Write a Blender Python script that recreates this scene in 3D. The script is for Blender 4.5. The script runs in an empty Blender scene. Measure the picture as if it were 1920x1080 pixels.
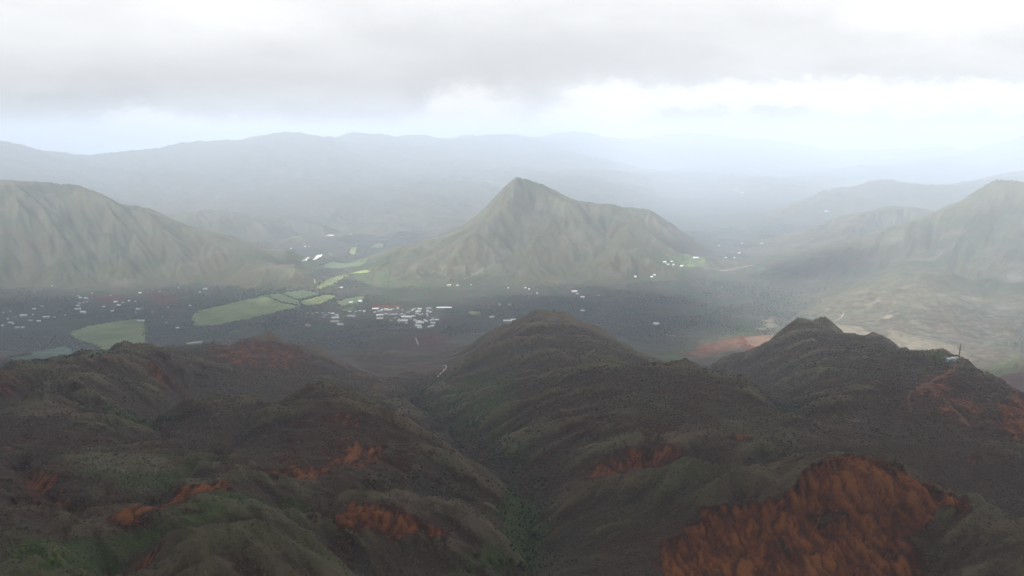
import bpy, math, random
import numpy as np
from mathutils import Vector, noise as mnoise

random.seed(7)
RNG = np.random.default_rng(11)
scene = bpy.context.scene
COL = scene.collection

# ------------------------------------------------------------------ camera
CAM_Z = 700.0
F = 1371.0                      # focal length in photo pixels (1920 wide)
PITCH = math.radians(11.9)
cam_d = bpy.data.cameras.new('camera')
cam = bpy.data.objects.new('camera', cam_d)
COL.objects.link(cam)
cam.location = (0, 0, CAM_Z)
cam.rotation_euler = (math.radians(90) - PITCH, 0, 0)
cam_d.sensor_width = 36.0
cam_d.lens = 36.0 * F / 1920.0
cam_d.clip_start = 1.0
cam_d.clip_end = 200000.0
scene.camera = cam

# ------------------------------------------------------------------ light
SUN_EL = math.radians(50)
SUN_AZ = math.radians(-112)      # compass angle from +Y (the view) : from the left, slightly behind
to_sun = Vector((math.sin(SUN_AZ) * math.cos(SUN_EL), math.cos(SUN_AZ) * math.cos(SUN_EL), math.sin(SUN_EL)))
sun_d = bpy.data.lights.new('sun', 'SUN')
sun_d.energy = 5.0
sun_d.angle = math.radians(9.0)
sun_d.color = (1.0, 0.96, 0.91)
sun = bpy.data.objects.new('sun', sun_d)
COL.objects.link(sun)
sun.rotation_euler = to_sun.to_track_quat('Z', 'Y').to_euler()

scene.view_settings.view_transform = 'Standard'
scene.view_settings.look = 'None'
scene.view_settings.gamma = 1.0
scene.view_settings.use_curve_mapping = False
scene.view_settings.exposure = 1.08
scene.cycles.use_denoising = True
scene.cycles.max_bounces = 10
scene.cycles.diffuse_bounces = 2
scene.cycles.volume_bounces = 8
scene.cycles.transparent_max_bounces = 8

# ------------------------------------------------------------------ node helpers
class NT:
    def __init__(self, tree):
        self.t = tree
        tree.nodes.clear()
    def n(self, typ, ins=None, **kw):
        nd = self.t.nodes.new(typ)
        for k, v in kw.items():
            setattr(nd, k, v)
        if ins:
            for k, v in ins.items():
                s = nd.inputs[k]
                if isinstance(v, bpy.types.NodeSocket):
                    self.t.links.new(v, s)
                else:
                    s.default_value = v
        return nd
    def m(self, op, a, b=None, c=None, clamp=False):
        nd = self.t.nodes.new('ShaderNodeMath')
        nd.operation = op
        nd.use_clamp = clamp
        for i, v in enumerate((a, b, c)):
            if v is None:
                continue
            if isinstance(v, bpy.types.NodeSocket):
                self.t.links.new(v, nd.inputs[i])
            else:
                nd.inputs[i].default_value = v
        return nd.outputs[0]
    def vm(self, op, a, b=None):
        nd = self.t.nodes.new('ShaderNodeVectorMath')
        nd.operation = op
        for i, v in enumerate((a, b)):
            if v is None:
                continue
            if isinstance(v, bpy.types.NodeSocket):
                self.t.links.new(v, nd.inputs[i])
            else:
                nd.inputs[i].default_value = v
        return nd
    def mix(self, f, a, b):
        nd = self.t.nodes.new('ShaderNodeMix')
        nd.data_type = 'RGBA'
        for k, v in ((0, f), (6, a), (7, b)):
            if isinstance(v, bpy.types.NodeSocket):
                self.t.links.new(v, nd.inputs[k])
            else:
                if k and len(v) == 3:
                    v = (*v, 1)
                nd.inputs[k].default_value = v
        return nd.outputs[2]
    def ramp(self, x, lo, hi, a=0.0, b=1.0, smooth=True):
        nd = self.t.nodes.new('ShaderNodeMapRange')
        nd.interpolation_type = 'SMOOTHSTEP' if smooth else 'LINEAR'
        self.t.links.new(x, nd.inputs[0])
        for i, v in zip((1, 2, 3, 4), (lo, hi, a, b)):
            nd.inputs[i].default_value = v
        return nd.outputs[0]
    def noise(self, vec, scale, detail=4, rough=0.55, dist=0.0):
        return self.n('ShaderNodeTexNoise', {'Vector': vec, 'Scale': scale, 'Detail': detail, 'Roughness': rough, 'Distortion': dist}).outputs[0]
    def link(self, a, b):
        self.t.links.new(a, b)

# ------------------------------------------------------------------ sky: broken low overcast
world = bpy.data.worlds.new('World')
scene.world = world
world.use_nodes = True
w = NT(world.node_tree)
tc = w.n('ShaderNodeTexCoord').outputs['Generated']
sky = w.n('ShaderNodeTexSky', sky_type='NISHITA', sun_disc=False, sun_elevation=SUN_EL, sun_rotation=SUN_AZ, air_density=1.2, dust_density=2.0)
sep = w.n('ShaderNodeSeparateXYZ', {0: tc})
dz = w.m('MAXIMUM', sep.outputs[2], 0.0)
inv = w.m('DIVIDE', 1.0, w.m('ADD', dz, 0.20))
q = w.n('ShaderNodeCombineXYZ', {0: w.m('MULTIPLY', sep.outputs[0], inv), 1: w.m('MULTIPLY', sep.outputs[1], inv), 2: 3.1}).outputs[0]
# cloud deck seen from below: broad grey bellies and finer billows
n1 = w.noise(q, 0.8, 5, 0.5, 0.2)
n2 = w.noise(q, 2.6, 8, 0.55, 0.3)
belly = w.m('ADD', w.m('MULTIPLY', n1, 0.62), w.m('MULTIPLY', n2, 0.38))
t_b = w.ramp(belly, 0.38, 0.62)
deck = w.mix(t_b, (0.76, 0.77, 0.785), (0.86, 0.87, 0.88))
# single cumulus puffs and dark bellies low over the far range
az = w.m('ARCTAN2', sep.outputs[0], sep.outputs[1])
el = w.m('ARCSINE', sep.outputs[2])
qn = w.vm('MULTIPLY', tc, (22.0, 22.0, 42.0)).outputs[0]
wob = w.n('ShaderNodeTexNoise', {'Vector': qn, 'Scale': 1.0, 'Detail': 7, 'Roughness': 0.6}).outputs[1]
ws_ = w.n('ShaderNodeSeparateXYZ', {0: wob})
azw = w.m('ADD', az, w.m('MULTIPLY', w.m('SUBTRACT', ws_.outputs[0], 0.5), 0.095))
elw = w.m('ADD', el, w.m('MULTIPLY', w.m('SUBTRACT', ws_.outputs[1], 0.5), 0.050))
def puffs(lst):
    tot = None
    for px, py, rx, ry, k in lst:
        u, v = (px - 960) / F, (540 - py) / F
        d = Vector((u, math.cos(PITCH) + v * math.sin(PITCH), -math.sin(PITCH) + v * math.cos(PITCH))).normalized()
        a = w.m('DIVIDE', w.m('SUBTRACT', azw, math.atan2(d.x, d.y)), rx / F)
        e = w.m('DIVIDE', w.m('SUBTRACT', elw, math.asin(d.z)), ry / F)
        g = w.m('MULTIPLY', w.m('EXPONENT', w.m('MULTIPLY', w.m('ADD', w.m('MULTIPLY', a, a), w.m('MULTIPLY', e, e)), -1.0)), k)
        tot = g if tot is None else w.m('ADD', tot, g)
    return tot
fine = w.n('ShaderNodeTexNoise', {'Vector': w.vm('MULTIPLY', tc, (60.0, 60.0, 100.0)).outputs[0], 'Scale': 1.0, 'Detail': 6, 'Roughness': 0.65}).outputs[1]
fs_ = w.n('ShaderNodeSeparateXYZ', {0: fine})
azw = w.m('ADD', azw, w.m('MULTIPLY', w.m('SUBTRACT', fs_.outputs[0], 0.5), 0.05))
elw = w.m('ADD', elw, w.m('MULTIPLY', w.m('SUBTRACT', fs_.outputs[1], 0.5), 0.030))
dark = puffs([(120,170,260,50,.25),(330,165,160,55,.25),(640,165,160,55,.25),(1000,120,300,45,.6),(960,60,600,30,.3),(60,210,100,22,.8),(220,195,70,24,.7),(395,222,45,22,.8),(560,215,90,26,.7),(720,222,70,22,.7),(800,185,40,22,.7),(1000,212,45,22,.7),(1245,215,40,18,.6),(1480,222,160,14,.45),(1780,225,160,14,.45)])
deck = w.mix(w.m('MINIMUM', dark, 0.9), deck, (0.65, 0.66, 0.685))
light = puffs([(290,238,75,26,1.2),(360,256,60,12,.9),(470,240,36,14,1.1),(885,205,85,38,1.2),(830,240,50,16,.9),(1130,205,85,38,1.2),(1160,245,45,16,1.0),(1040,235,50,20,.9),(640,248,110,10,.5),(1400,178,170,22,1.1),(1660,182,180,22,.9),(60,250,120,16,.6),(1255,248,26,10,1.0),(1355,229,32,7,1.1),(1860,190,180,22,.85),(1790,5,170,60,.8),(430,20,300,60,.45)])
deck = w.mix(w.ramp(light, 0.12, 0.85), deck, (1.0, 1.0, 1.0))
gap = w.m('MULTIPLY', w.ramp(belly, 0.62, 0.8), 0.25)
skyc = w.vm('MULTIPLY', sky.outputs[0], (0.12, 0.12, 0.12)).outputs[0]
allc = w.mix(gap, deck, skyc)
bg = w.n('ShaderNodeBackground', {'Color': allc, 'Strength': 0.635})
wo = w.n('ShaderNodeOutputWorld')
w.link(bg.outputs[0], wo.inputs[0])
world.cycles.sampling_method = 'MANUAL'
world.cycles.sample_map_resolution = 512

# ------------------------------------------------------------------ pixel <-> world
CP, SP = math.cos(PITCH), math.sin(PITCH)
def ray(px, py):
    u = (px - 960.0) / F
    v = (540.0 - py) / F
    dy = CP + v * SP
    return u / dy, (-SP + v * CP) / dy          # x per metre of Y, z per metre of Y
FLOOR = -350.0                                  # height of the main valley floor
def back(Y):                                    # beyond the near hills everything is half as far again
    f = min(1.0, max(0.0, (Y - 1000.0) / 1200.0))
    return Y * (1.0 + 0.5 * f * f * (3 - 2 * f))
def P(px, py, Y):
    a, b = ray(px, py)
    if Y > 5000:                                 # the far range stands well back
        Y2 = 5000 + (Y - 5000) * (1.0 + (0.35 + 1.15 * min(1.0, max(0.0, (px - 450) / 600.0))) * min(1.0, max(0.0, (365 - py) / 75.0)))
        if b < 0:
            Y2 = min(Y2, (CAM_Z - 40) / -b)
        Y = max(Y, Y2)
    Y = back(Y)
    return (a * Y, Y, CAM_Z + b * Y)
def V(px, py, z=0.0):
    a, b = ray(px, py)
    Y = back((z - CAM_Z) / b)
    return (a * Y, Y, CAM_Z + b * Y)

# ------------------------------------------------------------------ terrain: ridges, valleys and floors
CTRL = []
HIDDEN = []
def densify(pts, step=0.035):
    out = []
    for (a, b) in zip(pts[:-1], pts[1:]):
        pa, pb = np.array(P(*a)), np.array(P(*b))
        d = math.hypot((pb[0] - pa[0]), (pb[1] - pa[1])) / min(pa[1], pb[1])
        n = max(1, int(d / step))
        for k in range(n):
            out.append(tuple(pa + (pb - pa) * k / n))
    out.append(P(*pts[-1]))
    return out
def ridge(pts, back=0.10, drop=0.045, front=0.0, fdrop=0.0):
    """crest line; also the ground that falls away behind it (hidden from here)"""
    d = densify(pts)
    CTRL.extend(d)
    for i, (x, y, z) in enumerate(d):
        if back and i % 2 == 0:
            k = 1 + back
            s = (z - CAM_Z) / y
            e = min(1.0, 4.0 * min(i + 0.6, len(d) - 0.4 - i) / len(d))
            HIDDEN.append((x * k, y * k, max(FLOOR + 2.0, CAM_Z + s * y * k - drop * y * e)))
def line(pts):
    CTRL.extend(densify(pts))
def pts(*l):
    for p in l:
        CTRL.append(P(*p))
def floor(*l, z=0.0):
    for p in l:
        CTRL.append(V(p[0], p[1], p[2] if len(p) > 2 else z))

# --- foreground, left
ridge([(215,1085,470),(260,1050,480),(330,1000,495),(400,978,505),(450,974,512),(510,985,515),(580,1015,515),(650,1062,515),(690,1095,510)], 0.10, 0.035)
ridge([(560,985,610),(620,958,640),(680,940,668),(760,923,690),(850,935,700),(920,960,695),(975,995,680)], 0.10, 0.035)
line([(60,1050,470),(150,1000,545),(200,960,590),(330,930,640),(420,900,690),(520,885,760),(600,880,800)])
pts((0,1080,430),(0,990,540),(130,1060,455),(100,1000,530),(400,930,640),(300,960,585),(480,935,640),(470,950,600))
line([(30,865,790),(85,905,700),(135,948,620)])
line([(0,905,690),(50,945,620)])
ridge([(60,868,760),(130,850,810),(220,843,845),(320,845,860),(420,850,870)], 0.05, 0.012)
line([(0,858,790),(80,822,880),(170,815,920),(250,822,930),(340,838,930),(430,845,920)])
pts((250,900,720),(370,885,750),(160,890,720))
ridge([(0,812,900),(60,786,960),(150,780,1000),(240,797,1020),(290,812,1020)], 0.06, 0.025)
ridge([(0,782,985),(30,758,1040),(80,744,1070),(130,752,1085),(180,775,1090)], 0.07, 0.035)
# left skyline chain
ridge([(-220,700,1100),(-80,700,1150),(0,692,1190),(50,680,1240),(110,672,1300),(170,664,1380),(250,647,1480),(300,658,1520),(350,668,1560)], 0.12, 0.05)
ridge([(350,668,1600),(400,650,1680),(450,640,1740),(520,635,1790),(580,652,1780),(650,693,1700),(720,728,1580),(765,745,1450)], 0.10, 0.045)
line([(250,650,1470),(285,690,1360),(330,735,1280)])
line([(100,690,1230),(180,735,1150),(270,790,1120)])
line([(270,795,1100),(340,745,1300),(350,700,1450)])
# mid-left hill and the long spur down to the gully
ridge([(300,800,1080),(335,762,1140),(390,741,1190),(440,745,1200),(480,758,1190)], 0.07, 0.03)
ridge([(430,810,1000),(470,775,1060),(530,746,1100),(600,733,1125),(650,735,1125),(700,755,1100),(760,790,1050),(840,832,980),(930,890,905),(985,918,885)], 0.09, 0.04)
pts((560,800,960),(650,830,905),(740,860,880),(560,860,830),(700,890,800),(820,900,850),(640,900,760))
line([(700,920,760),(800,915,800),(900,925,830)])
# gully bed
line([(985,1085,600),(988,1000,740),(990,905,930),(930,860,1060),(850,800,1290),(790,758,1450),(765,742,1530)])
line([(765,738,1560),(815,710,1680),(832,688,1800),(800,660,2020),(760,635,2250),(740,620,2430)])
# centre hill and the ridge that runs from it towards us
ridge([(790,735,1540),(840,705,1610),(900,662,1690),(960,622,1780),(1005,594,1830),(1046,583,1850),(1090,595,1840),(1140,630,1790),(1195,668,1730)], 0.10, 0.05)
line([(1050,592,1830),(1060,640,1600),(1080,690,1420)])
line([(1040,640,1620),(960,680,1580),(880,712,1560)])
ridge([(1080,694,1360),(1130,681,1340),(1200,677,1330),(1290,682,1320),(1340,692,1300),(1390,715,1250),(1430,740,1200)], 0.08, 0.04)
line([(1200,680,1320),(1175,740,1130),(1190,800,1000),(1120,850,925),(1040,905,885)])
pts((960,760,1263),(900,790,1250),(1000,830,1054),(880,735,1470),(960,705,1450),(1050,780,1125),(1080,740,1197),(940,820,1120))
line([(1190,800,1000),(1290,790,1020),(1380,800,990)])
pts((1300,730,1180),(1370,750,1120))
# near right ridge with the red scar
ridge([(1015,925,875),(1060,910,850),(1150,885,815),(1250,872,785),(1350,868,765),(1450,868,760),(1540,850,765),(1600,847,760),(1680,870,740),(1760,905,710),(1840,935,685),(1920,975,650),(2060,1030,620)], 0.10, 0.04)
pts((1100,1000,710),(1150,1085,602),(1300,1085,605),(1450,1085,605),(1300,980,690),(1450,960,690),(1600,960,680),(1600,1085,600),(1750,1085,590),(1750,1000,640),(1920,1085,560),(1100,950,790),(1200,930,780))
# bowl and antenna ridge, right
pts((1200,840,950),(1300,830,950),(1420,830,930),(1500,810,980),(1600,800,1000),(1560,740,1200),(1640,760,1120))
line([(1500,775,1130),(1470,760,1260),(1430,735,1420),(1390,712,1560),(1345,695,1700),(1290,680,1850)])
ridge([(1330,697,1650),(1400,652,1700),(1460,624,1740),(1500,608,1750),(1545,604,1750),(1575,625,1720),(1640,640,1680),(1700,660,1620),(1735,675,1540)], 0.10, 0.05)
line([(1545,608,1735),(1520,660,1560),(1540,710,1360)])
ridge([(1735,676,1520),(1755,662,1500),(1770,655,1485),(1783,656,1480),(1800,672,1450),(1850,702,1370),(1900,745,1260),(1960,790,1180),(2080,850,1080)], 0.10, 0.06)
pts((1775,738,1720),(1800,748,1680),(1840,775,1600),(1880,805,1550),(1920,835,1500))
line([(1780,664,1465),(1745,705,1310),(1705,735,1210),(1690,790,1050),(1620,825,940)])
line([(1760,710,1300),(1800,765,1130),(1860,820,980),(1920,850,900)])
ridge([(1868,702,1900),(1895,682,1980),(1930,684,2000),(2100,700,1950)], 0.08, 0.03)
floor((1815,668,36),(1840,682,44),(1855,697,50),(1800,655,36),(1870,660,36),(1760,648,36))
# --- valley floor
floor((60,655),(150,645),(200,620),(0,640),(-250,640),(0,600),(120,585),(250,580),(330,600),(-250,590),(400,600),(480,575),(430,625,6),(560,560),(620,595,4),(700,600,4),(780,590,4),(840,600,6),(900,575,3),(640,560),(540,620,14),(620,640,30),(700,645,40),(500,610,8),
      (950,560),(1050,565),(1150,560),(1250,560),(1100,590,8),(1200,610,20),(1230,640,35),(1350,590,10),(1420,570,8),(1280,650,52),(1380,640,50),(1460,630,52),(870,625,18),(920,615,14),(150,550),(350,548),(450,535),(560,510),(640,500),(620,530),(700,530),(800,540,4),(900,538,6),(1000,535,6),(1100,530,6),(1200,525),(1300,520),(1400,520,8))
floor((600,480),(560,470),(650,465),(690,455),(600,450),(640,440),(540,452,10),(700,440,0))
floor((1300,495),(1350,480),(1420,480,10),(1340,455),(1400,455),(1300,430),(1380,425),(1460,440,10),(1300,405),(1400,400),(1500,400,5),(1350,380),(1450,375),(1250,390),(1530,380,10),(1250,370),(1400,360),(1480,358,10),(1560,352,20))
# --- left mountain
ridge([(-420,420,3800),(-250,370,4000),(-120,345,4100),(0,338,4200),(60,340,4200),(110,346,4200),(160,360,4180),(200,376,4150),(270,392,4120),(330,414,4060),(400,435,4000),(470,458,3920),(540,478,3800)], 0.12, 0.04)
line([(100,350,4150),(60,400,3850),(20,440,3650),(-40,500,3400)])
line([(200,380,4120),(240,440,3780),(250,500,3500)])
line([(110,380,3950),(130,440,3720),(160,520,3400)])
line([(330,416,4040),(350,460,3780),(380,510,3520)])
pts((0,520,3380),(80,530,3360),(300,530,3370),(430,500,3560),(480,505,3500),(560,500,3500))
ridge([(330,400,5000),(380,393,5050),(430,402,5000),(500,425,4850),(560,440,4700)], 0.1, 0.03)
# --- centre mountain
ridge([(700,492,3720),(740,467,3900),(800,450,4020),(860,428,4150),(905,393,4280),(945,351,4350),(968,337,4370),(985,336,4370),(1005,343,4370),(1035,361,4350),(1060,374,4340),(1120,380,4330),(1180,390,4300),(1240,415,4200),(1285,447,4050),(1320,478,3850)], 0.12, 0.035)
line([(978,345,4320),(960,385,4120),(900,440,3850),(840,475,3680),(780,500,3550),(720,520,3450)])
line([(1010,355,4320),(1020,400,4050),(1000,450,3800),(960,490,3600),(890,515,3480)])
line([(1000,390,4130),(955,440,3880),(930,480,3670)])
line([(1110,385,4290),(1120,440,3950),(1090,500,3580)])
line([(1060,385,4230),(1070,440,3900),(1040,490,3640)])
line([(1190,395,4250),(1220,450,3900),(1230,495,3620)])
pts((820,525,3400),(960,520,3420),(1100,518,3440),(1180,505,3560))
# --- right mountain, its lit spur and the ridges behind
ridge([(1430,502,3560),(1500,482,3620),(1560,465,3680),(1640,440,3750),(1700,420,3800),(1760,396,3850),(1820,366,3900),(1860,345,3930),(1888,336,3940),(1930,346,3900),(2050,380,3800),(2250,420,3700)], 0.12, 0.04)
line([(1880,342,3900),(1860,420,3600),(1850,480,3350),(1800,528,3150)])
line([(1760,400,3820),(1740,460,3520),(1680,505,3300)])
line([(1600,530,3250),(1540,545,3200),(1450,553,3180)])
ridge([(1440,554,3130),(1530,550,3080),(1600,536,3070),(1660,516,3070),(1720,508,3060),(1770,512,3060),(1820,530,3020)], 0.05, 0.015)
line([(1820,530,3020),(1900,505,3150),(2000,480,3300)])
line([(1740,512,3040),(1720,560,2750),(1660,610,2500),(1600,622,2420)])
line([(1840,545,2930),(1860,600,2600),(1880,650,2350)])
pts((1480,590,2800),(1550,600,2650),(1620,580,2700),(1790,560,2770),(1780,610,2520),(1920,560,2800),(1920,610,2520),(1700,655,2270),(1900,660,2230),(2100,600,2600),(2000,660,2230))
ridge([(1420,470,4350),(1500,445,4450),(1560,420,4600),(1600,402,4680),(1650,394,4720),(1690,386,4740),(1740,394,4700),(1800,410,4700)], 0.1, 0.03)
line([(1690,390,4700),(1600,440,4300),(1500,470,4000)])
ridge([(1480,382,6300),(1530,366,6500),(1580,352,6600),(1650,341,6700),(1720,342,6700),(1790,345,6800),(1850,335,7000),(1920,318,7200),(2080,300,7300)], 0.1, 0.03)
ridge([(1790,292,8800),(1830,282,9000),(1880,265,9100),(1930,252,9200),(2100,250,9200)], 0.12, 0.03)
# --- far range
ridge([(-420,250,7400),(-200,240,7600),(0,266,7800),(60,279,7900),(130,290,8000),(200,285,8200),(260,276,8300),(340,264,8400),(410,258,8500),(460,257,8500),(505,250,8600),(530,246,8600),(560,253,8600),(640,257,8700),(700,248,8800),(760,253,8900),(850,256,9000),(940,252,9200),(1000,258,9400),(1060,246,9500),(1120,250,9600),(1200,258,9900),(1290,250,10200),(1340,251,10400),(1400,261,10600),(1470,267,10800),(1530,277,10800),(1600,284,10800),(1650,283,10600),(1700,280,10400),(1760,277,10200),(1800,284,10000)], 0.15, 0.03)
line([(130,295,7900),(200,340,6900),(300,390,5900)])
line([(530,255,8400),(560,320,7000),(640,380,6000),(690,415,5500)])
line([(340,275,8200),(420,330,6900),(480,390,5700)])
line([(760,260,8700),(800,320,7300),(850,370,6300)])
line([(1060,255,9300),(1100,310,8000),(1150,350,7200)])
line([(640,262,8500),(720,330,6900)])
line([(1340,258,10200),(1330,310,9000),(1300,335,8300)])
pts((0,360,5600),(150,400,5300),(250,420,5100),(600,425,5150),(720,430,5200),(760,400,5600),(850,405,5600),(1150,365,7400),(900,390,6200))
pts((1600,315,8800),(1720,315,8600),(1500,330,8700),(1400,335,8800))

ridge([(690,335,7000),(760,322,7300),(820,318,7400),(890,332,7200),(960,352,6800)], 0.1, 0.03)
ridge([(150,338,6600),(230,324,7000),(310,318,7200),(420,335,6900),(520,365,6300),(620,395,5700)], 0.1, 0.03)
ridge([(1080,325,8200),(1180,312,8500),(1270,315,8600),(1380,325,8200),(1480,342,7600)], 0.1, 0.03)
ridge([(1560,322,8200),(1640,310,8500),(1730,304,8800),(1850,298,9000)], 0.1, 0.03)
# --- RBF surface in (x/Y, ln Y)
C = np.array(CTRL)
cu, cw, cz = C[:, 0] / C[:, 1], np.log(C[:, 1]), C[:, 2]
key = np.round(np.stack([cu, cw], 1) / 0.012).astype(int)
_, ui = np.unique(key, axis=0, return_index=True)
cu, cw, cz = cu[ui], cw[ui], cz[ui]
# ground behind crests only where nothing else is known about it
for (x, y, z) in HIDDEN:
    hu, hw = x / y, math.log(y)
    if np.min(np.hypot(cu - hu, cw - hw)) > 0.055:
        cu = np.append(cu, hu); cw = np.append(cw, hw); cz = np.append(cz, z)
CC = 0.017
def phi(du, dw):
    return np.sqrt(du * du + dw * dw + CC * CC)
N = len(cu)
A = np.zeros((N + 3, N + 3))
A[:N, :N] = -phi(cu[:, None] - cu[None], cw[:, None] - cw[None]) + np.eye(N) * 0.004
A[:N, N] = 1; A[:N, N + 1] = cu; A[:N, N + 2] = cw
A[N:, :N] = A[:N, N:].T
# heights are solved per metre of distance so near and far relief get equal weight
sol = np.linalg.solve(A, np.concatenate([(cz) / np.exp(cw), [0, 0, 0]]))
GU, GW = 260, 440
U0, U1, W0, W1 = -0.98, 0.98, math.log(230.0), math.log(40000.0)
gu, gw = np.linspace(U0, U1, GU), np.linspace(W0, W1, GW)
base = np.zeros((GW, GU))
for j in range(GW):
    k = -phi(gu[:, None] - cu[None], gw[j] - cw[None])
    base[j] = k @ sol[:N] + sol[N] + sol[N + 1] * gu + sol[N + 2] * gw[j]
base = base * np.exp(gw)[:, None]

def catmull(a, x, axis):
    n = a.shape[axis]
    i = np.clip(np.floor(x).astype(int), 0, n - 2)
    f = x - i
    g = lambda k: np.take(a, np.clip(i + k, 0, n - 1), axis=axis)
    sh = [1, 1]; sh[axis] = -1
    f = f.reshape(sh)
    return 0.5 * (2 * g(0) + (g(1) - g(-1)) * f + (2 * g(-1) - 5 * g(0) + 4 * g(1) - g(2)) * f ** 2 + (3 * g(0) - 3 * g(1) + g(2) - g(-1)) * f ** 3)

NU, NW = 1080, 1080
mu, mw = np.linspace(U0, U1, NU), np.linspace(W0, W1, NW)
H = catmull(catmull(base, (mw - W0) / (W1 - W0) * (GW - 1), 0), (mu - U0) / (U1 - U0) * (GU - 1), 1)
UU, WW = np.meshgrid(mu, mw)
YY = np.exp(WW); XX = UU * YY

def hash2(i, j, s):
    h = (i.astype(np.int64) * 374761393 + j.astype(np.int64) * 668265263 + s * 1442695041) & 0xFFFFFFFF
    h = ((h ^ (h >> 13)) * 1274126177) & 0xFFFFFFFF
    h = h ^ (h >> 16)
    return (h & 0xFFFF) / 65535.0
def vnoise(x, y, s=0):
    i, j = np.floor(x), np.floor(y)
    fx, fy = x - i, y - j
    fx = fx * fx * fx * (fx * (fx * 6 - 15) + 10); fy = fy * fy * fy * (fy * (fy * 6 - 15) + 10)
    i = i.astype(np.int64); j = j.astype(np.int64)
    a, b = hash2(i, j, s), hash2(i + 1, j, s)
    c, d = hash2(i, j + 1, s), hash2(i + 1, j + 1, s)
    return (a + (b - a) * fx) * (1 - fy) + (c + (d - c) * fx) * fy
def fbm(x, y, oct=4, s=0):
    r = 0; a = 0.5
    for o in range(oct):
        r = r + a * (vnoise(x, y, s + o * 17) - 0.5)
        x = x * 1.97 + y * 0.31; y = y * 1.97 - x * 0.12
        a *= 0.5
    return r

def grad(h):
    hn = h / YY
    gx = np.gradient(hn, mu, axis=1)
    gy = np.gradient(h, mw, axis=0) / YY - UU * gx * 0
    return gx, gy
# stream beds cut into the hills
def carve(pix, depth, width):
    global H
    p = [P(*q_) for q_ in pix]
    for a, b in zip(p[:-1], p[1:]):
        ex, ey = b[0] - a[0], b[1] - a[1]
        m = (YY > min(a[1], b[1]) - 200) & (YY < max(a[1], b[1]) + 200) & (XX > min(a[0], b[0]) - 200) & (XX < max(a[0], b[0]) + 200)
        t_ = np.clip(((XX[m] - a[0]) * ex + (YY[m] - a[1]) * ey) / (ex * ex + ey * ey), 0, 1)
        d = np.hypot(XX[m] - a[0] - t_ * ex, YY[m] - a[1] - t_ * ey)
        CUT[m] = np.maximum(CUT[m], depth * np.exp(-np.abs(d / width) ** 1.3))
CUT = np.zeros_like(H)
carve([(985,1085,600),(988,1000,740),(990,905,930),(930,860,1060),(850,800,1290),(790,758,1450),(765,742,1530),(815,710,1680)], 26, 48)
carve([(640,930,740),(700,920,760),(800,915,800),(900,925,830),(985,930,900)], 14, 26)
carve([(30,865,790),(85,905,700),(135,948,620)], 12, 16)
carve([(0,905,690),(50,945,620),(135,948,620),(300,925,650)], 8, 14)
carve([(430,850,900),(330,905,720),(300,925,650)], 8, 14)
carve([(1500,775,1130),(1470,760,1260),(1430,735,1420),(1390,712,1560)], 14, 40)
carve([(270,795,1100),(340,745,1300),(350,700,1450)], 16, 40)
carve([(430,838,960),(470,800,1060),(480,770,1150)], 10, 22)
H = H - CUT
# gullies that run down the slopes (branching spurs at three sizes)
H = np.maximum(H, FLOOR - 5)
FARNESS = np.clip((YY - 2700) / 1500, 0, 1)
floorness = np.clip((H - FLOOR - 8) / 50.0, 0, 1)
for o, (cell, amp) in enumerate(((0.11, 0.0075), (0.055, 0.0038), (0.026, 0.0017), (0.012, 0.0006))):
    gx, gy = grad(H)
    sl = np.sqrt(gx * gx + gy * gy) + 1e-6
    tx, ty = -gy / sl, gx / sl
    st = np.clip((sl - 0.06) / 0.35, 0, 1)
    px_, py_ = UU / cell, WW / cell
    ci, cj = np.floor(px_).astype(np.int64), np.floor(py_).astype(np.int64)
    acc = np.zeros_like(H); ws = np.zeros_like(H) + 1e-9
    for di in (-1, 0, 1):
        for dj in (-1, 0, 1):
            ii, jj = ci + di, cj + dj
            vx = px_ - (ii + 0.5 + 0.9 * (hash2(ii, jj, 5 + o) - 0.5))
            vy = py_ - (jj + 0.5 + 0.9 * (hash2(ii, jj, 55 + o) - 0.5))
            wt = np.exp(-2.2 * (vx * vx + vy * vy))
            acc += wt * np.cos((vx * tx + vy * ty) * 5.2 + 6.28 * hash2(ii, jj, 99 + o))
            ws += wt
    H = H + amp * YY * st * floorness * (0.45 + 1.4 * np.clip(0.5 + 1.6 * fbm(UU * 7, WW * 7, 3, 140 + o), 0, 1)) * (1.25 + (-0.50, -0.55, -0.25, 0.35)[o] * FARNESS) * acc / ws
H += YY * 0.0045 * fbm(UU * 24, WW * 24, 3, 3) * (0.12 + 0.88 * floorness) * 1.0
far_ = np.clip((YY - 7500) / 4000, 0, 1)
H += far_ * floorness * YY * (0.012 * fbm(UU * 14, WW * 10, 5, 51) - 0.010 * np.abs(fbm(UU * 30, WW * 16, 4, 57)))
near = np.clip((2300 - YY) / 1200, 0, 1)
H += near * 1.6 * fbm(XX / 16.0, YY / 16.0, 4, 31)

def hgt(x, y):
    """terrain height under world points"""
    x = np.atleast_1d(np.asarray(x, float)); y = np.atleast_1d(np.asarray(y, float))
    fu = np.clip((x / y - U0) / (U1 - U0) * (NU - 1), 0, NU - 1.001)
    fw = np.clip((np.log(y) - W0) / (W1 - W0) * (NW - 1), 0, NW - 1.001)
    i, j = fu.astype(int), fw.astype(int)
    a, b = fu - i, fw - j
    return (H[j, i] * (1 - a) + H[j, i + 1] * a) * (1 - b) + (H[j + 1, i] * (1 - a) + H[j + 1, i + 1] * a) * b
def at(px, py):
    """the point of the ground seen at a photo pixel"""
    a, b = ray(px, py)
    ys = np.exp(np.linspace(math.log(300), math.log(39000), 4000))
    d = CAM_Z + b * ys - hgt(a * ys, ys)
    k = np.argmax(d < 0)
    Y = ys[k] if d[k] < 0 else V(px, py)[1]
    return a * Y, Y, float(hgt(a * Y, Y)[0])

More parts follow.
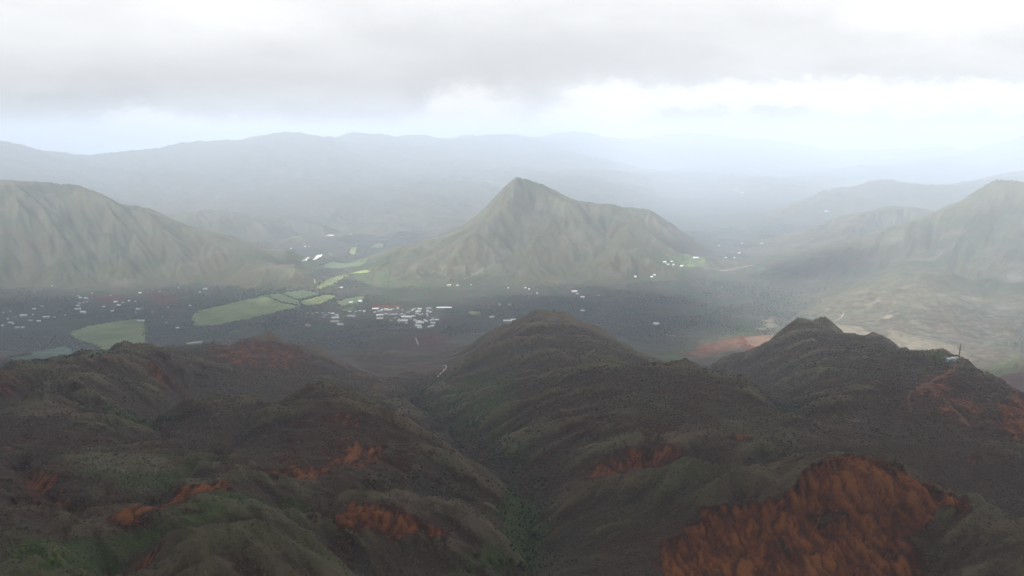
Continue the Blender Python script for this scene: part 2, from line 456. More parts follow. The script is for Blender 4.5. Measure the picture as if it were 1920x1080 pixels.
# ------------------------------------------------------------------ land cover shapes (on the ground)
def poly_sd(poly, pad=1.25):
    """signed distance (m, + inside) of terrain vertices to a ground polygon; returns slice and values"""
    p = np.array(poly)
    mnx, mny = p.min(0); mxx, mxy = p.max(0)
    ex = max(mxx - mnx, mxy - mny) * 0.25 + 12
    m = (XX > mnx - ex) & (XX < mxx + ex) & (YY > mny - ex) & (YY < mxy + ex)
    x, y = XX[m], YY[m]
    s = np.minimum(y.mean() if len(y) else 1, 4000) * 0.012
    x = x + s * 4.0 * fbm(x / s / 2.2, y / s / 2.2, 4, 71); y = y + s * 4.0 * fbm(x / s / 2.2 + 91, y / s / 2.2, 4, 72)
    return m, poly_dist(x, y, p)
def poly_dist(x, y, p):
    ins = np.zeros(len(x), bool); dm = np.full(len(x), 1e9)
    for k in range(len(p)):
        (x0, y0), (x1, y1) = p[k], p[(k + 1) % len(p)]
        c = (y0 > y) != (y1 > y)
        with np.errstate(divide='ignore', invalid='ignore'):
            ins ^= c & (x < (x1 - x0) * (y - y0) / (y1 - y0 + 1e-12) + x0)
        ex, ey = x1 - x0, y1 - y0
        t = np.clip(((x - x0) * ex + (y - y0) * ey) / (ex * ex + ey * ey + 1e-9), 0, 1)
        dm = np.minimum(dm, np.hypot(x - x0 - t * ex, y - y0 - t * ey))
    return np.where(ins, dm, -dm)
def ground_poly(pix):
    return [at(*p)[:2] for p in pix]
SOIL = np.zeros_like(H); PALE = np.zeros_like(H); GREEN = np.zeros_like(H); WOOD = np.zeros_like(H)
def paint(arr, pix, strength=1.0, soft=10.0, sub=False):
    m, sd = poly_sd(ground_poly(pix))
    if not m.any():
        return
    t = np.clip(sd / soft * 0.5 + 0.5, 0, 1) * strength
    if sub:
        arr[m] = arr[m] * (1 - t)
    else:
        arr[m] = np.maximum(arr[m], t)

# red laterite scars
paint(SOIL, [(1225,1079),(1245,1020),(1290,985),(1400,955),(1480,925),(1535,890),(1546,860),(1600,853),(1650,864),(1700,890),(1760,915),(1815,932),(1800,965),(1750,985),(1720,1010),(1735,1079)], 1.0, 9)
for hole in ([(1535,965),(1560,955),(1590,962),(1595,985),(1570,995),(1540,985)], [(1650,1020),(1670,1012),(1690,1035),(1680,1050),(1655,1045)], [(1720,940),(1740,930),(1740,950),(1725,955)],
             [(1470,1000),(1490,995),(1485,1030),(1500,1050),(1470,1055)], [(1740,955),(1790,950),(1800,1000),(1760,1020),(1735,990)], [(1745,915),(1760,912),(1762,922),(1748,924)]):
    paint(SOIL, hole, 0.85, 6, sub=True)
paint(SOIL, [(1700,735),(1722,716),(1760,700),(1785,684),(1802,684),(1775,712),(1770,745),(1800,768),(1822,800),(1800,795),(1770,768),(1745,735),(1712,745),(1712,775),(1703,770)], 0.6, 12)
paint(SOIL, [(1770,720),(1800,745),(1850,770),(1840,790),(1800,765),(1765,745)], 0.5, 16)
paint(SOIL, [(1100,893),(1150,868),(1220,845),(1275,848),(1240,872),(1160,888)], 0.75, 12)
paint(SOIL, [(1160,812),(1240,795),(1290,800),(1230,815)], 0.25, 12)
paint(SOIL, [(475,880),(540,872),(620,880),(600,893),(520,896)], 0.8, 9)
paint(SOIL, [(640,842),(720,830),(716,846),(665,850),(655,868),(632,858)], 0.85, 6)
paint(SOIL, [(560,850),(640,800),(700,820),(740,860),(680,890),(600,880)], 0.35, 25)
paint(SOIL, [(218,978),(260,946),(330,930),(390,905),(425,900),(420,912),(350,945),(260,968)], 0.85, 7)
paint(SOIL, [(600,968),(650,955),(720,955),(790,975),(850,1005),(835,1015),(780,1000),(730,1012),(690,988),(640,980)], 0.85, 8)
paint(SOIL, [(620,778),(672,780),(665,796),(630,796)], 0.6, 9)
paint(SOIL, [(280,690),(330,690),(352,735),(330,745),(300,720)], 0.45, 22)
paint(SOIL, [(390,655),(450,643),(540,645),(590,665),(560,690),(480,690),(410,680)], 0.42, 35)
paint(SOIL, [(1275,668),(1310,645),(1380,631),(1450,628),(1468,634),(1400,650),(1340,662)], 0.8, 20)
paint(PALE, [(1265,672),(1310,643),(1380,628),(1480,622),(1475,640),(1400,655),(1340,668)], 0.40, 25)
paint(SOIL, [(40,872),(80,885),(140,935),(130,950),(90,945),(40,925)], 0.5, 12)
paint(SOIL, [(0,700),(30,705),(28,725),(0,735)], 0.6, 14)
paint(SOIL, [(45,815),(62,812),(62,822),(45,824)], 0.9, 5)
paint(SOIL, [(20,836),(45,832),(42,842),(22,843)], 1.0, 4)
paint(SOIL, [(1870,765),(1920,745),(1960,780),(1920,830),(1890,810)], 0.65, 14)
paint(SOIL, [(1835,845),(1870,850),(1880,865),(1840,860)], 0.6, 6)
paint(SOIL, [(1815,855),(1830,852),(1828,870),(1818,872)], 0.8, 4)
paint(SOIL, [(1870,705),(1920,700),(1920,745),(1890,735)], 0.45, 14)
paint(SOIL, [(1430,868),(1470,860),(1475,875),(1440,880)], 0.3, 8)
paint(SOIL, [(1375,812),(1400,810),(1400,820),(1375,822)], 0.6, 6)
paint(SOIL, [(800,620),(840,630),(820,650),(770,645)], 0.4, 25)
paint(SOIL, [(600,690),(680,640),(760,650),(720,690)], 0.22, 40)
paint(SOIL, [(170,553),(215,548),(240,560),(200,572)], 0.4, 25)
paint(SOIL, [(270,548),(330,550),(345,570),(285,572)], 0.4, 25)
paint(SOIL, [(700,572),(760,570),(762,578),(700,578)], 0.7, 8)
paint(SOIL, [(200,1065),(300,1020),(335,985),(300,1040),(245,1079)], 0.45, 8)
for pg_ in ([(520,800),(600,760),(690,770),(780,830),(820,880),(720,900),(580,880),(500,860)], [(1080,900),(1140,850),(1240,820),(1330,835),(1280,870),(1150,895)], [(1000,790),(1150,770),(1300,790),(1250,825),(1100,830)],
            [(0,870),(60,850),(160,930),(140,970),(60,975),(0,960)], [(280,670),(340,665),(365,740),(330,755),(290,720)], [(390,650),(470,640),(590,655),(640,700),(560,700),(430,690)], [(130,1010),(230,970),(330,950),(420,940),(330,975),(220,1000)],
            [(1640,720),(1790,690),(1880,750),(1900,840),(1820,820),(1700,780)], [(560,1000),(600,955),(760,940),(880,1000),(860,1040),(700,1020)], [(60,800),(200,812),(420,838),(420,848),(240,835),(60,832)]):
    paint(SOIL, pg_, 0.26, 22)
# bare ground is cut by rills and stands a little lower than the scrub round it
RILL = 0.35 + 0 * H
_m = (SOIL > 0.3) & (YY < 2200)
_x, _y = XX[_m], YY[_m]
_k = np.clip((SOIL[_m] - 0.3) * 2, 0, 1)
_wb = 0.8 * fbm(_x / 30, _y / 22, 3, 77)
_r = np.minimum(np.abs(fbm(_x / 17 + _wb, _y / 55, 4, 88)) * 7.0, np.abs(fbm(_x / 7 + _wb * 2, _y / 20, 3, 188)) * 7.0 + 0.15)
_r = np.clip(_r, 0, 1)
RILL[_m] = _r
H[_m] += _k * (-2.4 + 3.6 * (_r - 0.4) + 2.0 * fbm(_x / 7, _y / 9, 3, 90))
# pale scree and cut ground
paint(PALE, [(1655,612),(1720,628),(1800,650),(1825,664),(1780,668),(1720,655),(1670,640)], 0.62, 30)
paint(PALE, [(1565,606),(1620,612),(1630,624),(1580,622)], 0.7, 12)
paint(PALE, [(1420,612),(1450,595),(1458,600),(1435,618)], 0.6, 12)
paint(PALE, [(1655,588),(1675,590),(1670,597),(1652,595)], 0.9, 8)
paint(PALE, [(60,728),(95,722),(110,738),(75,742)], 0.5, 9)
paint(PALE, [(1840,590),(1900,600),(1920,640),(1880,630)], 0.35, 40)
paint(PALE, [(720,500),(800,480),(900,490),(930,510),(860,530),(750,530)], 0.22, 60)
paint(PALE, [(1040,400),(1130,410),(1110,470),(1050,480)], 0.22, 60)
paint(PALE, [(1395,622),(1470,620),(1440,630),(1400,630)], 0.6, 12)
paint(PALE, [(698,577),(760,575),(812,578),(832,583),(822,604),(812,616),(784,618),(760,608),(705,602)], 0.34, 14)
paint(PALE, [(600,584),(640,584),(690,583),(690,597),(650,600),(642,612),(622,608),(602,598)], 0.30, 14)
# greener ground
paint(GREEN, [(240,1079),(330,1010),(450,978),(560,1005),(650,1065),(640,1079)], 0.55, 20)
paint(GREEN, [(80,860),(150,850),(300,850),(420,860),(330,900),(200,905)], 0.6, 22)
paint(GREEN, [(0,1079),(0,1000),(140,1000),(330,950),(420,925),(560,930),(590,955),(440,965),(330,990),(240,1050),(150,1079)], 0.75, 15)
paint(GREEN, [(930,900),(1000,920),(1020,960),(1000,1079),(850,1079),(930,1000)], 0.75, 20)
paint(GREEN, [(880,690),(960,700),(1000,860),(980,900),(900,850),(800,760)], 0.45, 40)
paint(GREEN, [(180,740),(330,760),(300,800),(240,790)], 0.6, 30)
paint(GREEN, [(1230,668),(1300,640),(1420,615),(1400,630),(1300,655),(1260,680)], 0.7, 25)
paint(PALE, [(1470,605),(1560,555),(1700,520),(1920,560),(1920,660),(1800,670),(1650,640),(1500,625)], 0.34, 110)
paint(GREEN, [(1650,655),(1920,640),(1920,690),(1800,690)], 0.6, 30)
paint(GREEN, [(690,500),(760,530),(900,535),(880,545),(700,545)], 0.55, 40)
paint(GREEN, [(520,480),(700,450),(740,480),(700,540),(600,545)], 0.45, 50)
paint(GREEN, [(1230,490),(1310,480),(1325,490),(1290,505),(1240,500)], 1.0, 20)
# woods on the valley floor
gx, gy = grad(H)
SLOPE = np.sqrt(gx * gx + gy * gy)
GREEN = np.maximum(GREEN, 0.32 * FARNESS)
def blur(a, n):
    for ax in (0, 1):
        p = np.pad(a, [(n + 1, n) if k == ax else (0, 0) for k in (0, 1)], mode='edge').cumsum(ax)
        a = (np.take(p, range(2 * n + 1, p.shape[ax]), ax) - np.take(p, range(0, p.shape[ax] - 2 * n - 1), ax)) / (2 * n + 1)
    return a
# crests painted paler than hollows to strengthen relief, as light would; scrub thins there
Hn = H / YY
DRY_LIT_CREST = np.clip((Hn - blur(blur(Hn, 14), 14)) / 0.006, 0, 1) * 0.55 + np.clip((Hn - blur(blur(Hn, 5), 5)) / 0.0022, 0, 1) * 0.30
DRY_LIT_CREST *= (H > FLOOR + 40) * (1 - 0.35 * FARNESS)
paint(DRY_LIT_CREST, [(262,1079),(340,1012),(450,980),(545,1003),(630,1060),(640,1079)], 0.9, 16)
paint(DRY_LIT_CREST, [(100,858),(220,846),(340,852),(400,868),(300,888),(150,885)], 0.75, 18)
paint(DRY_LIT_CREST, [(1180,800),(1250,790),(1300,800),(1280,820),(1200,825)], 0.6, 14)
paint(DRY_LIT_CREST, [(0,775),(60,748),(130,757),(170,775),(60,785)], 0.8, 14)
DRY_LIT_CREST *= 0.55 + 1.5 * (0.5 + fbm(XX / 40, YY / 40, 4, 61)) * 0.6
WOOD = np.clip((FLOOR + 90 - H) / 60, 0, 1) * np.clip((0.20 - SLOPE) / 0.12, 0, 1) * (YY > 2600)

# ------------------------------------------------------------------ materials
def mat(name):
    m = bpy.data.materials.new(name)
    m.use_nodes = True
    return m, NT(m.node_tree)
def out(t, shader, vol=None, disp=None):
    o = t.n('ShaderNodeOutputMaterial')
    if shader is not None:
        t.link(shader, o.inputs['Surface'])
    if vol is not None:
        t.link(vol, o.inputs['Volume'])
def attr(t, name):
    return t.n('ShaderNodeAttribute', attribute_name=name).outputs['Fac']

terrain_mat, t = mat('laterite_maquis_ground')
pos = t.n('ShaderNodeNewGeometry').outputs['Position']
nA = t.noise(pos, 0.006, 5, 0.6)
nB = t.noise(pos, 0.03, 6, 0.62)
nC = t.noise(pos, 0.16, 6, 0.65)
nD = t.noise(pos, 0.7, 4, 0.6)
brown = t.mix(nC, (0.057, 0.034, 0.023), (0.124, 0.079, 0.053))
grey = t.mix(nC, (0.064, 0.050, 0.034), (0.128, 0.102, 0.068))
veg = t.mix(t.ramp(nA, 0.44, 0.62), brown, grey)
grn = t.mix(nC, (0.055, 0.075, 0.026), (0.123, 0.148, 0.052))
gm = t.m('ADD', attr(t, 'green'), t.m('MULTIPLY', t.m('SUBTRACT', nB, 0.5), 0.9))
veg = t.mix(t.ramp(gm, 0.15, 0.75), veg, grn)
dry_lit_crest = t.ramp(t.m('ADD', attr(t, 'dry_lit_crest'), t.m('MULTIPLY', t.m('SUBTRACT', nC, 0.5), 0.8)), 0.15, 0.9)  # crest light painted into the colour, plus the dry olive knolls
veg = t.mix(t.m('MULTIPLY', dry_lit_crest, 0.75), veg, t.mix(t.ramp(nA, 0.42, 0.58), (0.173, 0.131, 0.086), (0.157, 0.139, 0.075)))
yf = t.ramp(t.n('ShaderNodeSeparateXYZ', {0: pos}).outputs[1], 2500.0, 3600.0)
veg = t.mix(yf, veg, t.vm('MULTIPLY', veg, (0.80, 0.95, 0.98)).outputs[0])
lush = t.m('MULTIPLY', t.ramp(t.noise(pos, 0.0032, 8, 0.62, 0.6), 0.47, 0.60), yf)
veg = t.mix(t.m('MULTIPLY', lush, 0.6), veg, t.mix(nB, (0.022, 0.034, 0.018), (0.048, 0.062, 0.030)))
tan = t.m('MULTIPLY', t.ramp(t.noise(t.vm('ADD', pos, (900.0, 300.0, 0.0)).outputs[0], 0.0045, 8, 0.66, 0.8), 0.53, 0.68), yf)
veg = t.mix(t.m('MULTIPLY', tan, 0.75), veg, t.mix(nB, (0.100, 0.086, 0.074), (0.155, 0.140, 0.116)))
wd = t.mix(t.ramp(t.noise(pos, 0.0055, 6, 0.6, 0.5), 0.45, 0.60), t.mix(nB, (0.022, 0.034, 0.020), (0.052, 0.066, 0.036)), t.mix(nB, (0.048, 0.038, 0.034), (0.090, 0.074, 0.062)))
veg = t.mix(t.m('MULTIPLY', attr(t, 'wood'), 0.85), veg, wd)
sa = attr(t, 'soil')
strk = t.noise(pos, 0.11, 10, 0.80, 0.4)
jit = t.m('ADD', t.m('MULTIPLY', t.m('SUBTRACT', nC, 0.5), 0.9), t.m('MULTIPLY', t.m('SUBTRACT', nB, 0.5), 1.1))
sm = t.m('MULTIPLY', t.ramp(t.m('ADD', sa, jit), 0.14, 0.34), t.ramp(sa, 0.01, 0.08))          # dark iron-rich earth
tone = t.m('ADD', t.m('ADD', t.m('MULTIPLY', strk, 0.45), t.m('MULTIPLY', nB, 0.15)), t.m('MULTIPLY', nD, 0.40))
tone = t.m('ADD', tone, t.m('MULTIPLY', t.m('SUBTRACT', attr(t, 'rill'), 0.40), 0.34))
tone = t.m('ADD', tone, t.m('MULTIPLY', t.m('SUBTRACT', t.m('MINIMUM', sa, 1.0), 0.85), 0.20))
earth = t.mix(t.ramp(tone, 0.36, 0.49, smooth=False), (0.058, 0.028, 0.019), (0.150, 0.050, 0.024))
soil = t.mix(t.ramp(tone, 0.47, 0.80, smooth=False), earth, (0.340, 0.125, 0.038))
# odd rusty blotches elsewhere
rust = t.m('MULTIPLY', t.ramp(t.noise(pos, 0.011, 6, 0.66, 0.6), 0.58, 0.70), 0.45)
veg = t.mix(rust, veg, (0.115, 0.050, 0.033))
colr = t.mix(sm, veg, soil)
pm = t.m('ADD', attr(t, 'pale'), t.m('ADD', t.m('MULTIPLY', t.m('SUBTRACT', nC, 0.5), 0.3), t.m('MULTIPLY', t.m('SUBTRACT', nB, 0.5), 1.6)))
pm = t.m('MULTIPLY', t.ramp(pm, 0.05, 1.15), t.ramp(attr(t, 'pale'), 0.02, 0.1))
colr = t.mix(pm, colr, t.mix(nC, (0.175, 0.150, 0.105), (0.29, 0.245, 0.175)))
bh = t.m('ADD', t.m('MULTIPLY', t.noise(pos, 0.32, 5, 0.7), 2.6), t.m('MULTIPLY', nB, 7.0))
bump = t.n('ShaderNodeBump', {'Height': bh, 'Strength': 0.9, 'Distance': 1.0})
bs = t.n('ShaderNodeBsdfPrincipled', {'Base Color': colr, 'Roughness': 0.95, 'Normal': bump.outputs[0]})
bs.inputs['Specular IOR Level'].default_value = 0.1
out(t, bs.outputs[0])

def simple(name, c0, c1, scale=0.2, rough=0.9, spec=0.15, bump_d=0.0):
    m, t = mat(name)
    p = t.n('ShaderNodeNewGeometry').outputs['Position']
    nn = t.noise(p, scale, 5, 0.6)
    c = t.mix(t.ramp(nn, 0.35, 0.65), c0, c1)
    b = t.n('ShaderNodeBsdfPrincipled', {'Base Color': c, 'Roughness': rough})
    b.inputs['Specular IOR Level'].default_value = spec
    if bump_d:
        bp = t.n('ShaderNodeBump', {'Height': nn, 'Strength': 1.0, 'Distance': bump_d})
        t.link(bp.outputs[0], b.inputs['Normal'])
    out(t, b.outputs[0])
    return m

# ------------------------------------------------------------------ object helpers
def mesh_obj(name, verts, faces, material, parent=None, smooth=False):
    me = bpy.data.meshes.new(name)
    me.from_pydata([tuple(map(float, v)) for v in verts], [], faces)
    me.update()
    if material:
        me.materials.append(material)
    if smooth:
        me.shade_smooth()
    o = bpy.data.objects.new(name, me)
    COL.objects.link(o)
    if parent:
        o.parent = parent
    return o
def tag(o, label=None, cat=None, group=None, kind=None):
    if label: o['label'] = label
    if cat: o['category'] = cat
    if group: o['group'] = group
    if kind: o['kind'] = kind
    return o
def empty(name, loc, rz=0.0):
    o = bpy.data.objects.new(name, None)
    o.empty_display_size = 2
    COL.objects.link(o)
    o.location = loc
    o.rotation_euler = (0, 0, rz)
    return o

# ------------------------------------------------------------------ terrain mesh
me = bpy.data.meshes.new('terrain')
nv = NU * NW
co = np.stack([XX, YY, H], -1).reshape(-1, 3).astype(np.float32)
idx = np.arange(nv, dtype=np.int32).reshape(NW, NU)
quads = np.stack([idx[:-1, :-1], idx[:-1, 1:], idx[1:, 1:], idx[1:, :-1]], -1).reshape(-1, 4)
me.vertices.add(nv); me.vertices.foreach_set('co', co.ravel())
me.loops.add(quads.size); me.loops.foreach_set('vertex_index', quads.ravel())
me.polygons.add(len(quads)); me.polygons.foreach_set('loop_start', np.arange(0, quads.size, 4, dtype=np.int32))
me.update(calc_edges=True)
me.shade_smooth()
for nm, arr in (('soil', SOIL), ('pale', PALE), ('green', GREEN), ('wood', WOOD), ('dry_lit_crest', DRY_LIT_CREST), ('rill', RILL)):
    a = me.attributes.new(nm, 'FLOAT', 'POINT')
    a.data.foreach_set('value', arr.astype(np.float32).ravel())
me.materials.append(terrain_mat)
terrain = bpy.data.objects.new('terrain', me)
COL.objects.link(terrain)
tag(terrain, 'red earth hills, green valley and mountains', kind='structure')
# plain beyond the mapped hills, out to the horizon
R_ = 59000
g = mesh_obj('ground', [(-R_, -R_, FLOOR - 14), (R_, -R_, FLOOR - 14), (R_, R_, FLOOR - 14), (-R_, R_, FLOOR - 14)], [(0, 1, 2, 3)], simple('far_plain', (0.03, 0.04, 0.025), (0.06, 0.07, 0.04), 0.004))
tag(g, kind='structure')

# ------------------------------------------------------------------ fields, tracks, stream (draped on the ground)
import bmesh
from mathutils.geometry import tessellate_polygon
def drape(name, poly, material, lift, cuts=3, label=None):
    me = bpy.data.meshes.new(name)
    bm = bmesh.new()
    vs = [bm.verts.new((x, y, 0)) for x, y in poly]
    for tri in tessellate_polygon([[Vector((x, y, 0)) for x, y in poly]]):
        bm.faces.new([vs[i] for i in tri])
    for _ in range(cuts):
        bmesh.ops.subdivide_edges(bm, edges=[e for e in bm.edges if e.calc_length() > 18], cuts=1)
    bmesh.ops.triangulate(bm, faces=bm.faces[:])
    xs = np.array([v.co.x for v in bm.verts]); ys = np.array([v.co.y for v in bm.verts])
    zs = hgt(xs, ys) + lift
    for v, z in zip(bm.verts, zs):
        v.co.z = z
    bmesh.ops.recalc_face_normals(bm, faces=bm.faces[:])
    if sum(f.normal.z for f in bm.faces) < 0:
        bmesh.ops.reverse_faces(bm, faces=bm.faces[:])
    bm.to_mesh(me); bm.free()
    me.materials.append(material)
    me.shade_smooth()
    o = bpy.data.objects.new(name, me)
    COL.objects.link(o)
    tag(o, label, kind='structure')
    return o
def rough_edge(poly, amp):
    """field edges follow hedges, not rulers"""
    out_ = []
    for k in range(len(poly)):
        (x0, y0), (x1, y1) = poly[k], poly[(k + 1) % len(poly)]
        n = max(2, int(math.hypot(x1 - x0, y1 - y0) / 22))
        for i in range(n):
            f = i / n
            out_.append((x0 + (x1 - x0) * f + random.uniform(-amp, amp), y0 + (y1 - y0) * f + random.uniform(-amp, amp)))
    return out_
field_mats = {
    'lush': simple('pasture_lush', (0.091, 0.124, 0.047), (0.189, 0.208, 0.086), 0.009),
    'dull': simple('pasture_dull', (0.075, 0.104, 0.055), (0.117, 0.143, 0.075), 0.012),
    'dark': simple('pasture_dark', (0.065, 0.101, 0.065), (0.094, 0.127, 0.078), 0.02),
    'bright': simple('pasture_bright', (0.20, 0.25, 0.07), (0.25, 0.31, 0.10), 0.03)}
FIELDS = [
    ('lush', [(357,594),(372,583),(465,561),(500,557),(528,569),(565,575),(480,596),(400,611),(365,611)]),
    ('dull', [(468,559),(522,551),(560,564),(566,573),(530,568),(502,556)]),
    ('lush', [(556,567),(610,553),(632,555),(600,570),(575,574)]),
    ('dull', [(527,550),(570,544),(604,551),(556,563)]),
    ('lush', [(132,622),(165,612),(200,606),(262,597),(275,612),(272,630),(230,643),(180,648),(150,640),(135,632)]),
    ('dark', [(15,678),(60,661),(122,648),(140,656),(145,663),(125,672),(70,682)]),
    ('dull', [(140,670),(165,660),(205,657),(200,663),(170,671)]),
    ('lush', [(590,541),(615,522),(640,516),(655,513),(640,524),(620,536),(605,542)]),
    ('bright', [(640,517),(650,515),(652,518),(642,520)]),
    ('bright', [(656,513),(680,507),(698,508),(688,512)]),
    ('dull', [(600,500),(620,491),(690,487),(680,498),(620,503)]),
    ('lush', [(653,475),(656,464),(672,463),(668,474),(660,479)]),
    ('dull', [(692,465),(702,457),(722,456),(718,465)]),
    ('dull', [(630,566),(650,560),(685,554),(682,563),(665,571),(642,575)]),
    ('dull', [(638,582),(664,574),(668,580),(645,586)]),
    ('lush', [(876,584),(900,584),(905,591),(882,592)]),
    ('lush', [(1285,500),(1296,490),(1325,487),(1318,494),(1300,500)]),
    ('dull', [(1415,505),(1435,500),(1438,506),(1420,509)]),
]
FIELD_XY = []
for kind_, pix in FIELDS:
    pg = ground_poly(pix)
    FIELD_XY.append(np.array(pg))
    drape('field', rough_edge(pg, 7), field_mats[kind_], 0.9, 4)
gravel = simple('pale_gravel', (0.62, 0.58, 0.50), (0.80, 0.77, 0.71), 0.05)
QUARRY = [[(566,490),(573,487),(590,484.5),(594,479),(605,477),(601,482),(592,486.5),(575,489.5)], [(609,443.5),(615,441.5),(628,440.5),(623,443)]]
for pix in QUARRY:
    pg = ground_poly(pix)
    FIELD_XY.append(np.array(pg))
    drape('gravel_quarry', rough_edge(pg, 1.5), gravel, 1.5, 3)

def ribbon(name, pix, width, material, lift=0.3, label=None, step=5.0):
    pw = [np.array(at(*p)[:2]) for p in pix]
    line_ = [pw[0]]
    for a, b in zip(pw[:-1], pw[1:]):
        n = max(1, int(np.linalg.norm(b - a) / step))
        for k in range(1, n + 1):
            line_.append(a + (b - a) * k / n)
    line_ = np.array(line_)
    for _ in range(3):
        line_[1:-1] = (line_[:-2] + 2 * line_[1:-1] + line_[2:]) / 4
    vs, fs = [], []
    for i, p in enumerate(line_):
        d = line_[min(i + 1, len(line_) - 1)] - line_[max(i - 1, 0)]
        nrm = np.array((-d[1], d[0])) / (np.linalg.norm(d) + 1e-9)
        wv = width * (0.7 + 0.6 * mnoise.noise((p[0] * 0.05, p[1] * 0.05, 3)) ) * 0.5
        wv = max(wv, width * 0.25)
        for k in range(5):
            q_ = p + nrm * wv * (k - 2) / 2
            vs.append((q_[0], q_[1], float(hgt(q_[0], q_[1])[0]) + lift * (1 if 0 < k < 4 else 0.3)))
        if i:
            b0 = (i - 1) * 5
            for k in range(4):
                fs.append((b0 + k + 1, b0 + k, b0 + 5 + k, b0 + 6 + k))
    o = mesh_obj(name, vs, fs, material, smooth=True)
    tag(o, label, kind='structure')
    return o
red_dirt = simple('red_dirt', (0.115, 0.056, 0.036), (0.180, 0.090, 0.056), 0.15)
orange_dirt = simple('orange_dirt', (0.19, 0.064, 0.022), (0.27, 0.098, 0.032), 0.15)
pale_dirt = simple('pale_dirt', (0.26, 0.22, 0.17), (0.36, 0.31, 0.24), 0.08)
asphalt = simple('worn_asphalt', (0.10, 0.10, 0.10), (0.16, 0.155, 0.15), 0.08)
for pix, wd_ in (([(1792,686),(1785,696),(1770,703),(1757,708),(1745,719),(1728,724),(1708,737)], 11), ([(1708,737),(1702,747),(1705,757),(1708,772)], 6), ([(1736,722),(1748,729),(1757,741),(1775,752),(1783,766),(1800,776),(1808,790),(1818,800)], 12)):
    ribbon('dirt_track', pix, wd_, red_dirt, 0.3)
for pix, wd_ in (([(1552,868),(1566,888),(1580,912),(1589,935),(1603,958),(1599,985)], 1.7), ([(1560,861),(1590,857),(1625,862),(1660,873),(1690,889),(1722,899),(1750,914),(1790,926)], 2.2),
                 ([(1715,966),(1730,953),(1748,944),(1772,938),(1790,928)], 1.8), ([(1541,962),(1534,978),(1522,1000),(1519,1022)], 2.0)):
    ribbon('erosion_path', pix, wd_, orange_dirt, 0.15, step=3.0)
ribbon('hill_track', [(1582,588),(1575,597),(1562,605)], 7, pale_dirt, 1.0)
ribbon('hill_track', [(868,524),(900,508),(930,494)], 5, pale_dirt, 1.2)
ribbon('hill_track', [(826,505),(860,503),(890,501)], 5, pale_dirt, 1.2)
ribbon('road', [(801,606),(801,592),(803,580),(812,579)], 9, asphalt, 0.9)
ribbon('road', [(700,589),(730,587),(762,591),(801,592),(833,586)], 8, asphalt, 0.9)
ribbon('road', [(640,606),(645,592),(662,589),(700,589)], 8, asphalt, 0.9)
ribbon('road', [(752,604),(778,605),(801,606),(812,614)], 8, asphalt, 0.9)
ribbon('road', [(722,597),(733,585),(736,578)], 9, asphalt, 0.9)
ribbon('road', [(591,532),(589,523)], 10, pale_dirt, 1.0)
ribbon('road', [(622,480),(617,473)], 9, pale_dirt, 1.0)
ribbon('road', [(168,578),(171,567)], 7, asphalt, 0.9)
ribbon('road', [(1350,507),(1380,503),(1412,497)], 9, pale_dirt, 1.0)
ribbon('road', [(1245,628),(1275,631),(1310,630)], 7, pale_dirt, 0.8)
ribbon('road', [(430,624),(470,613),(500,608)], 6, pale_dirt, 0.8)
water_white = simple('broken_white_water', (0.42, 0.42, 0.40), (0.70, 0.70, 0.68), 0.4, 0.4, 0.5)
ribbon('stream', [(821,708),(826,701),(832,694),(837,688),(831,685)], 5, water_white, 0.5, step=3)
ribbon('stream', [(784,646),(782,640),(779,634)], 4.5, water_white, 0.5, step=3)

# ------------------------------------------------------------------ ground cover (instances of small leafy clumps)
def leaf_clump(name, n, leaf, squash, mats_, core=True, seed=1, trunk=0.0):
    r = random.Random(seed)
    vs, fs, mi = [], [], []
    lobes = [(r.uniform(-.45, .45), r.uniform(-.45, .45), r.uniform(.15, .75), r.uniform(.38, .62)) for _ in range(5)]
    for k in range(n):
        lx, ly, lz, lr = r.choice(lobes)
        th, ph = r.uniform(0, 6.283), math.acos(r.uniform(-0.35, 1))
        rr = lr * r.uniform(.75, 1.05)
        c = Vector((lx + rr * math.sin(ph) * math.cos(th), ly + rr * math.sin(ph) * math.sin(th), (lz + rr * math.cos(ph)) * squash + trunk))
        nrm = Vector((math.sin(ph) * math.cos(th), math.sin(ph) * math.sin(th), math.cos(ph) + .3)) + Vector((r.uniform(-.7, .7), r.uniform(-.7, .7), r.uniform(-.5, .5)))
        qd = nrm.to_track_quat('Z', 'Y')
        s = leaf * r.uniform(.6, 1.3)
        b = len(vs)
        rot = r.uniform(0, 6.28)
        for a_ in range(4):
            an = rot + a_ * 1.571
            vs.append(c + qd @ Vector((math.cos(an) * s, math.sin(an) * s * .7, 0)))
        fs.append((b, b + 1, b + 2, b + 3)); mi.append(0)
    if core:
        for lx, ly, lz, lr in lobes:
            b = len(vs)
            for a_ in range(5):
                vs.append(Vector((lx + lr * .8 * math.cos(a_ * 1.257), ly + lr * .8 * math.sin(a_ * 1.257), lz * squash * .55 + trunk)))
            vs.append(Vector((lx, ly, (lz + lr * .85) * squash + trunk))); vs.append(Vector((lx, ly, trunk - .05)))
            for a_ in range(5):
                fs.append((b + a_, b + (a_ + 1) % 5, b + 5)); fs.append((b + (a_ + 1) % 5, b + a_, b + 6)); mi += [0, 0]
    if trunk:
        b = len(vs)
        for z, rad in ((-0.15, .09), (trunk + .35, .05)):
            for a_ in range(4):
                vs.append(Vector((rad * math.cos(a_ * 1.571), rad * math.sin(a_ * 1.571), z)))
        for a_ in range(4):
            fs.append((b + a_, b + (a_ + 1) % 4, b + 4 + (a_ + 1) % 4, b + 4 + a_)); mi.append(min(1, len(mats_) - 1))
    me_ = bpy.data.meshes.new(name)
    me_.from_pydata(vs, [], fs)
    for m_ in mats_:
        me_.materials.append(m_)
    me_.polygons.foreach_set('material_index', mi)
    me_.update()
    return bpy.data.objects.new(name, me_)     # prototype only, not linked

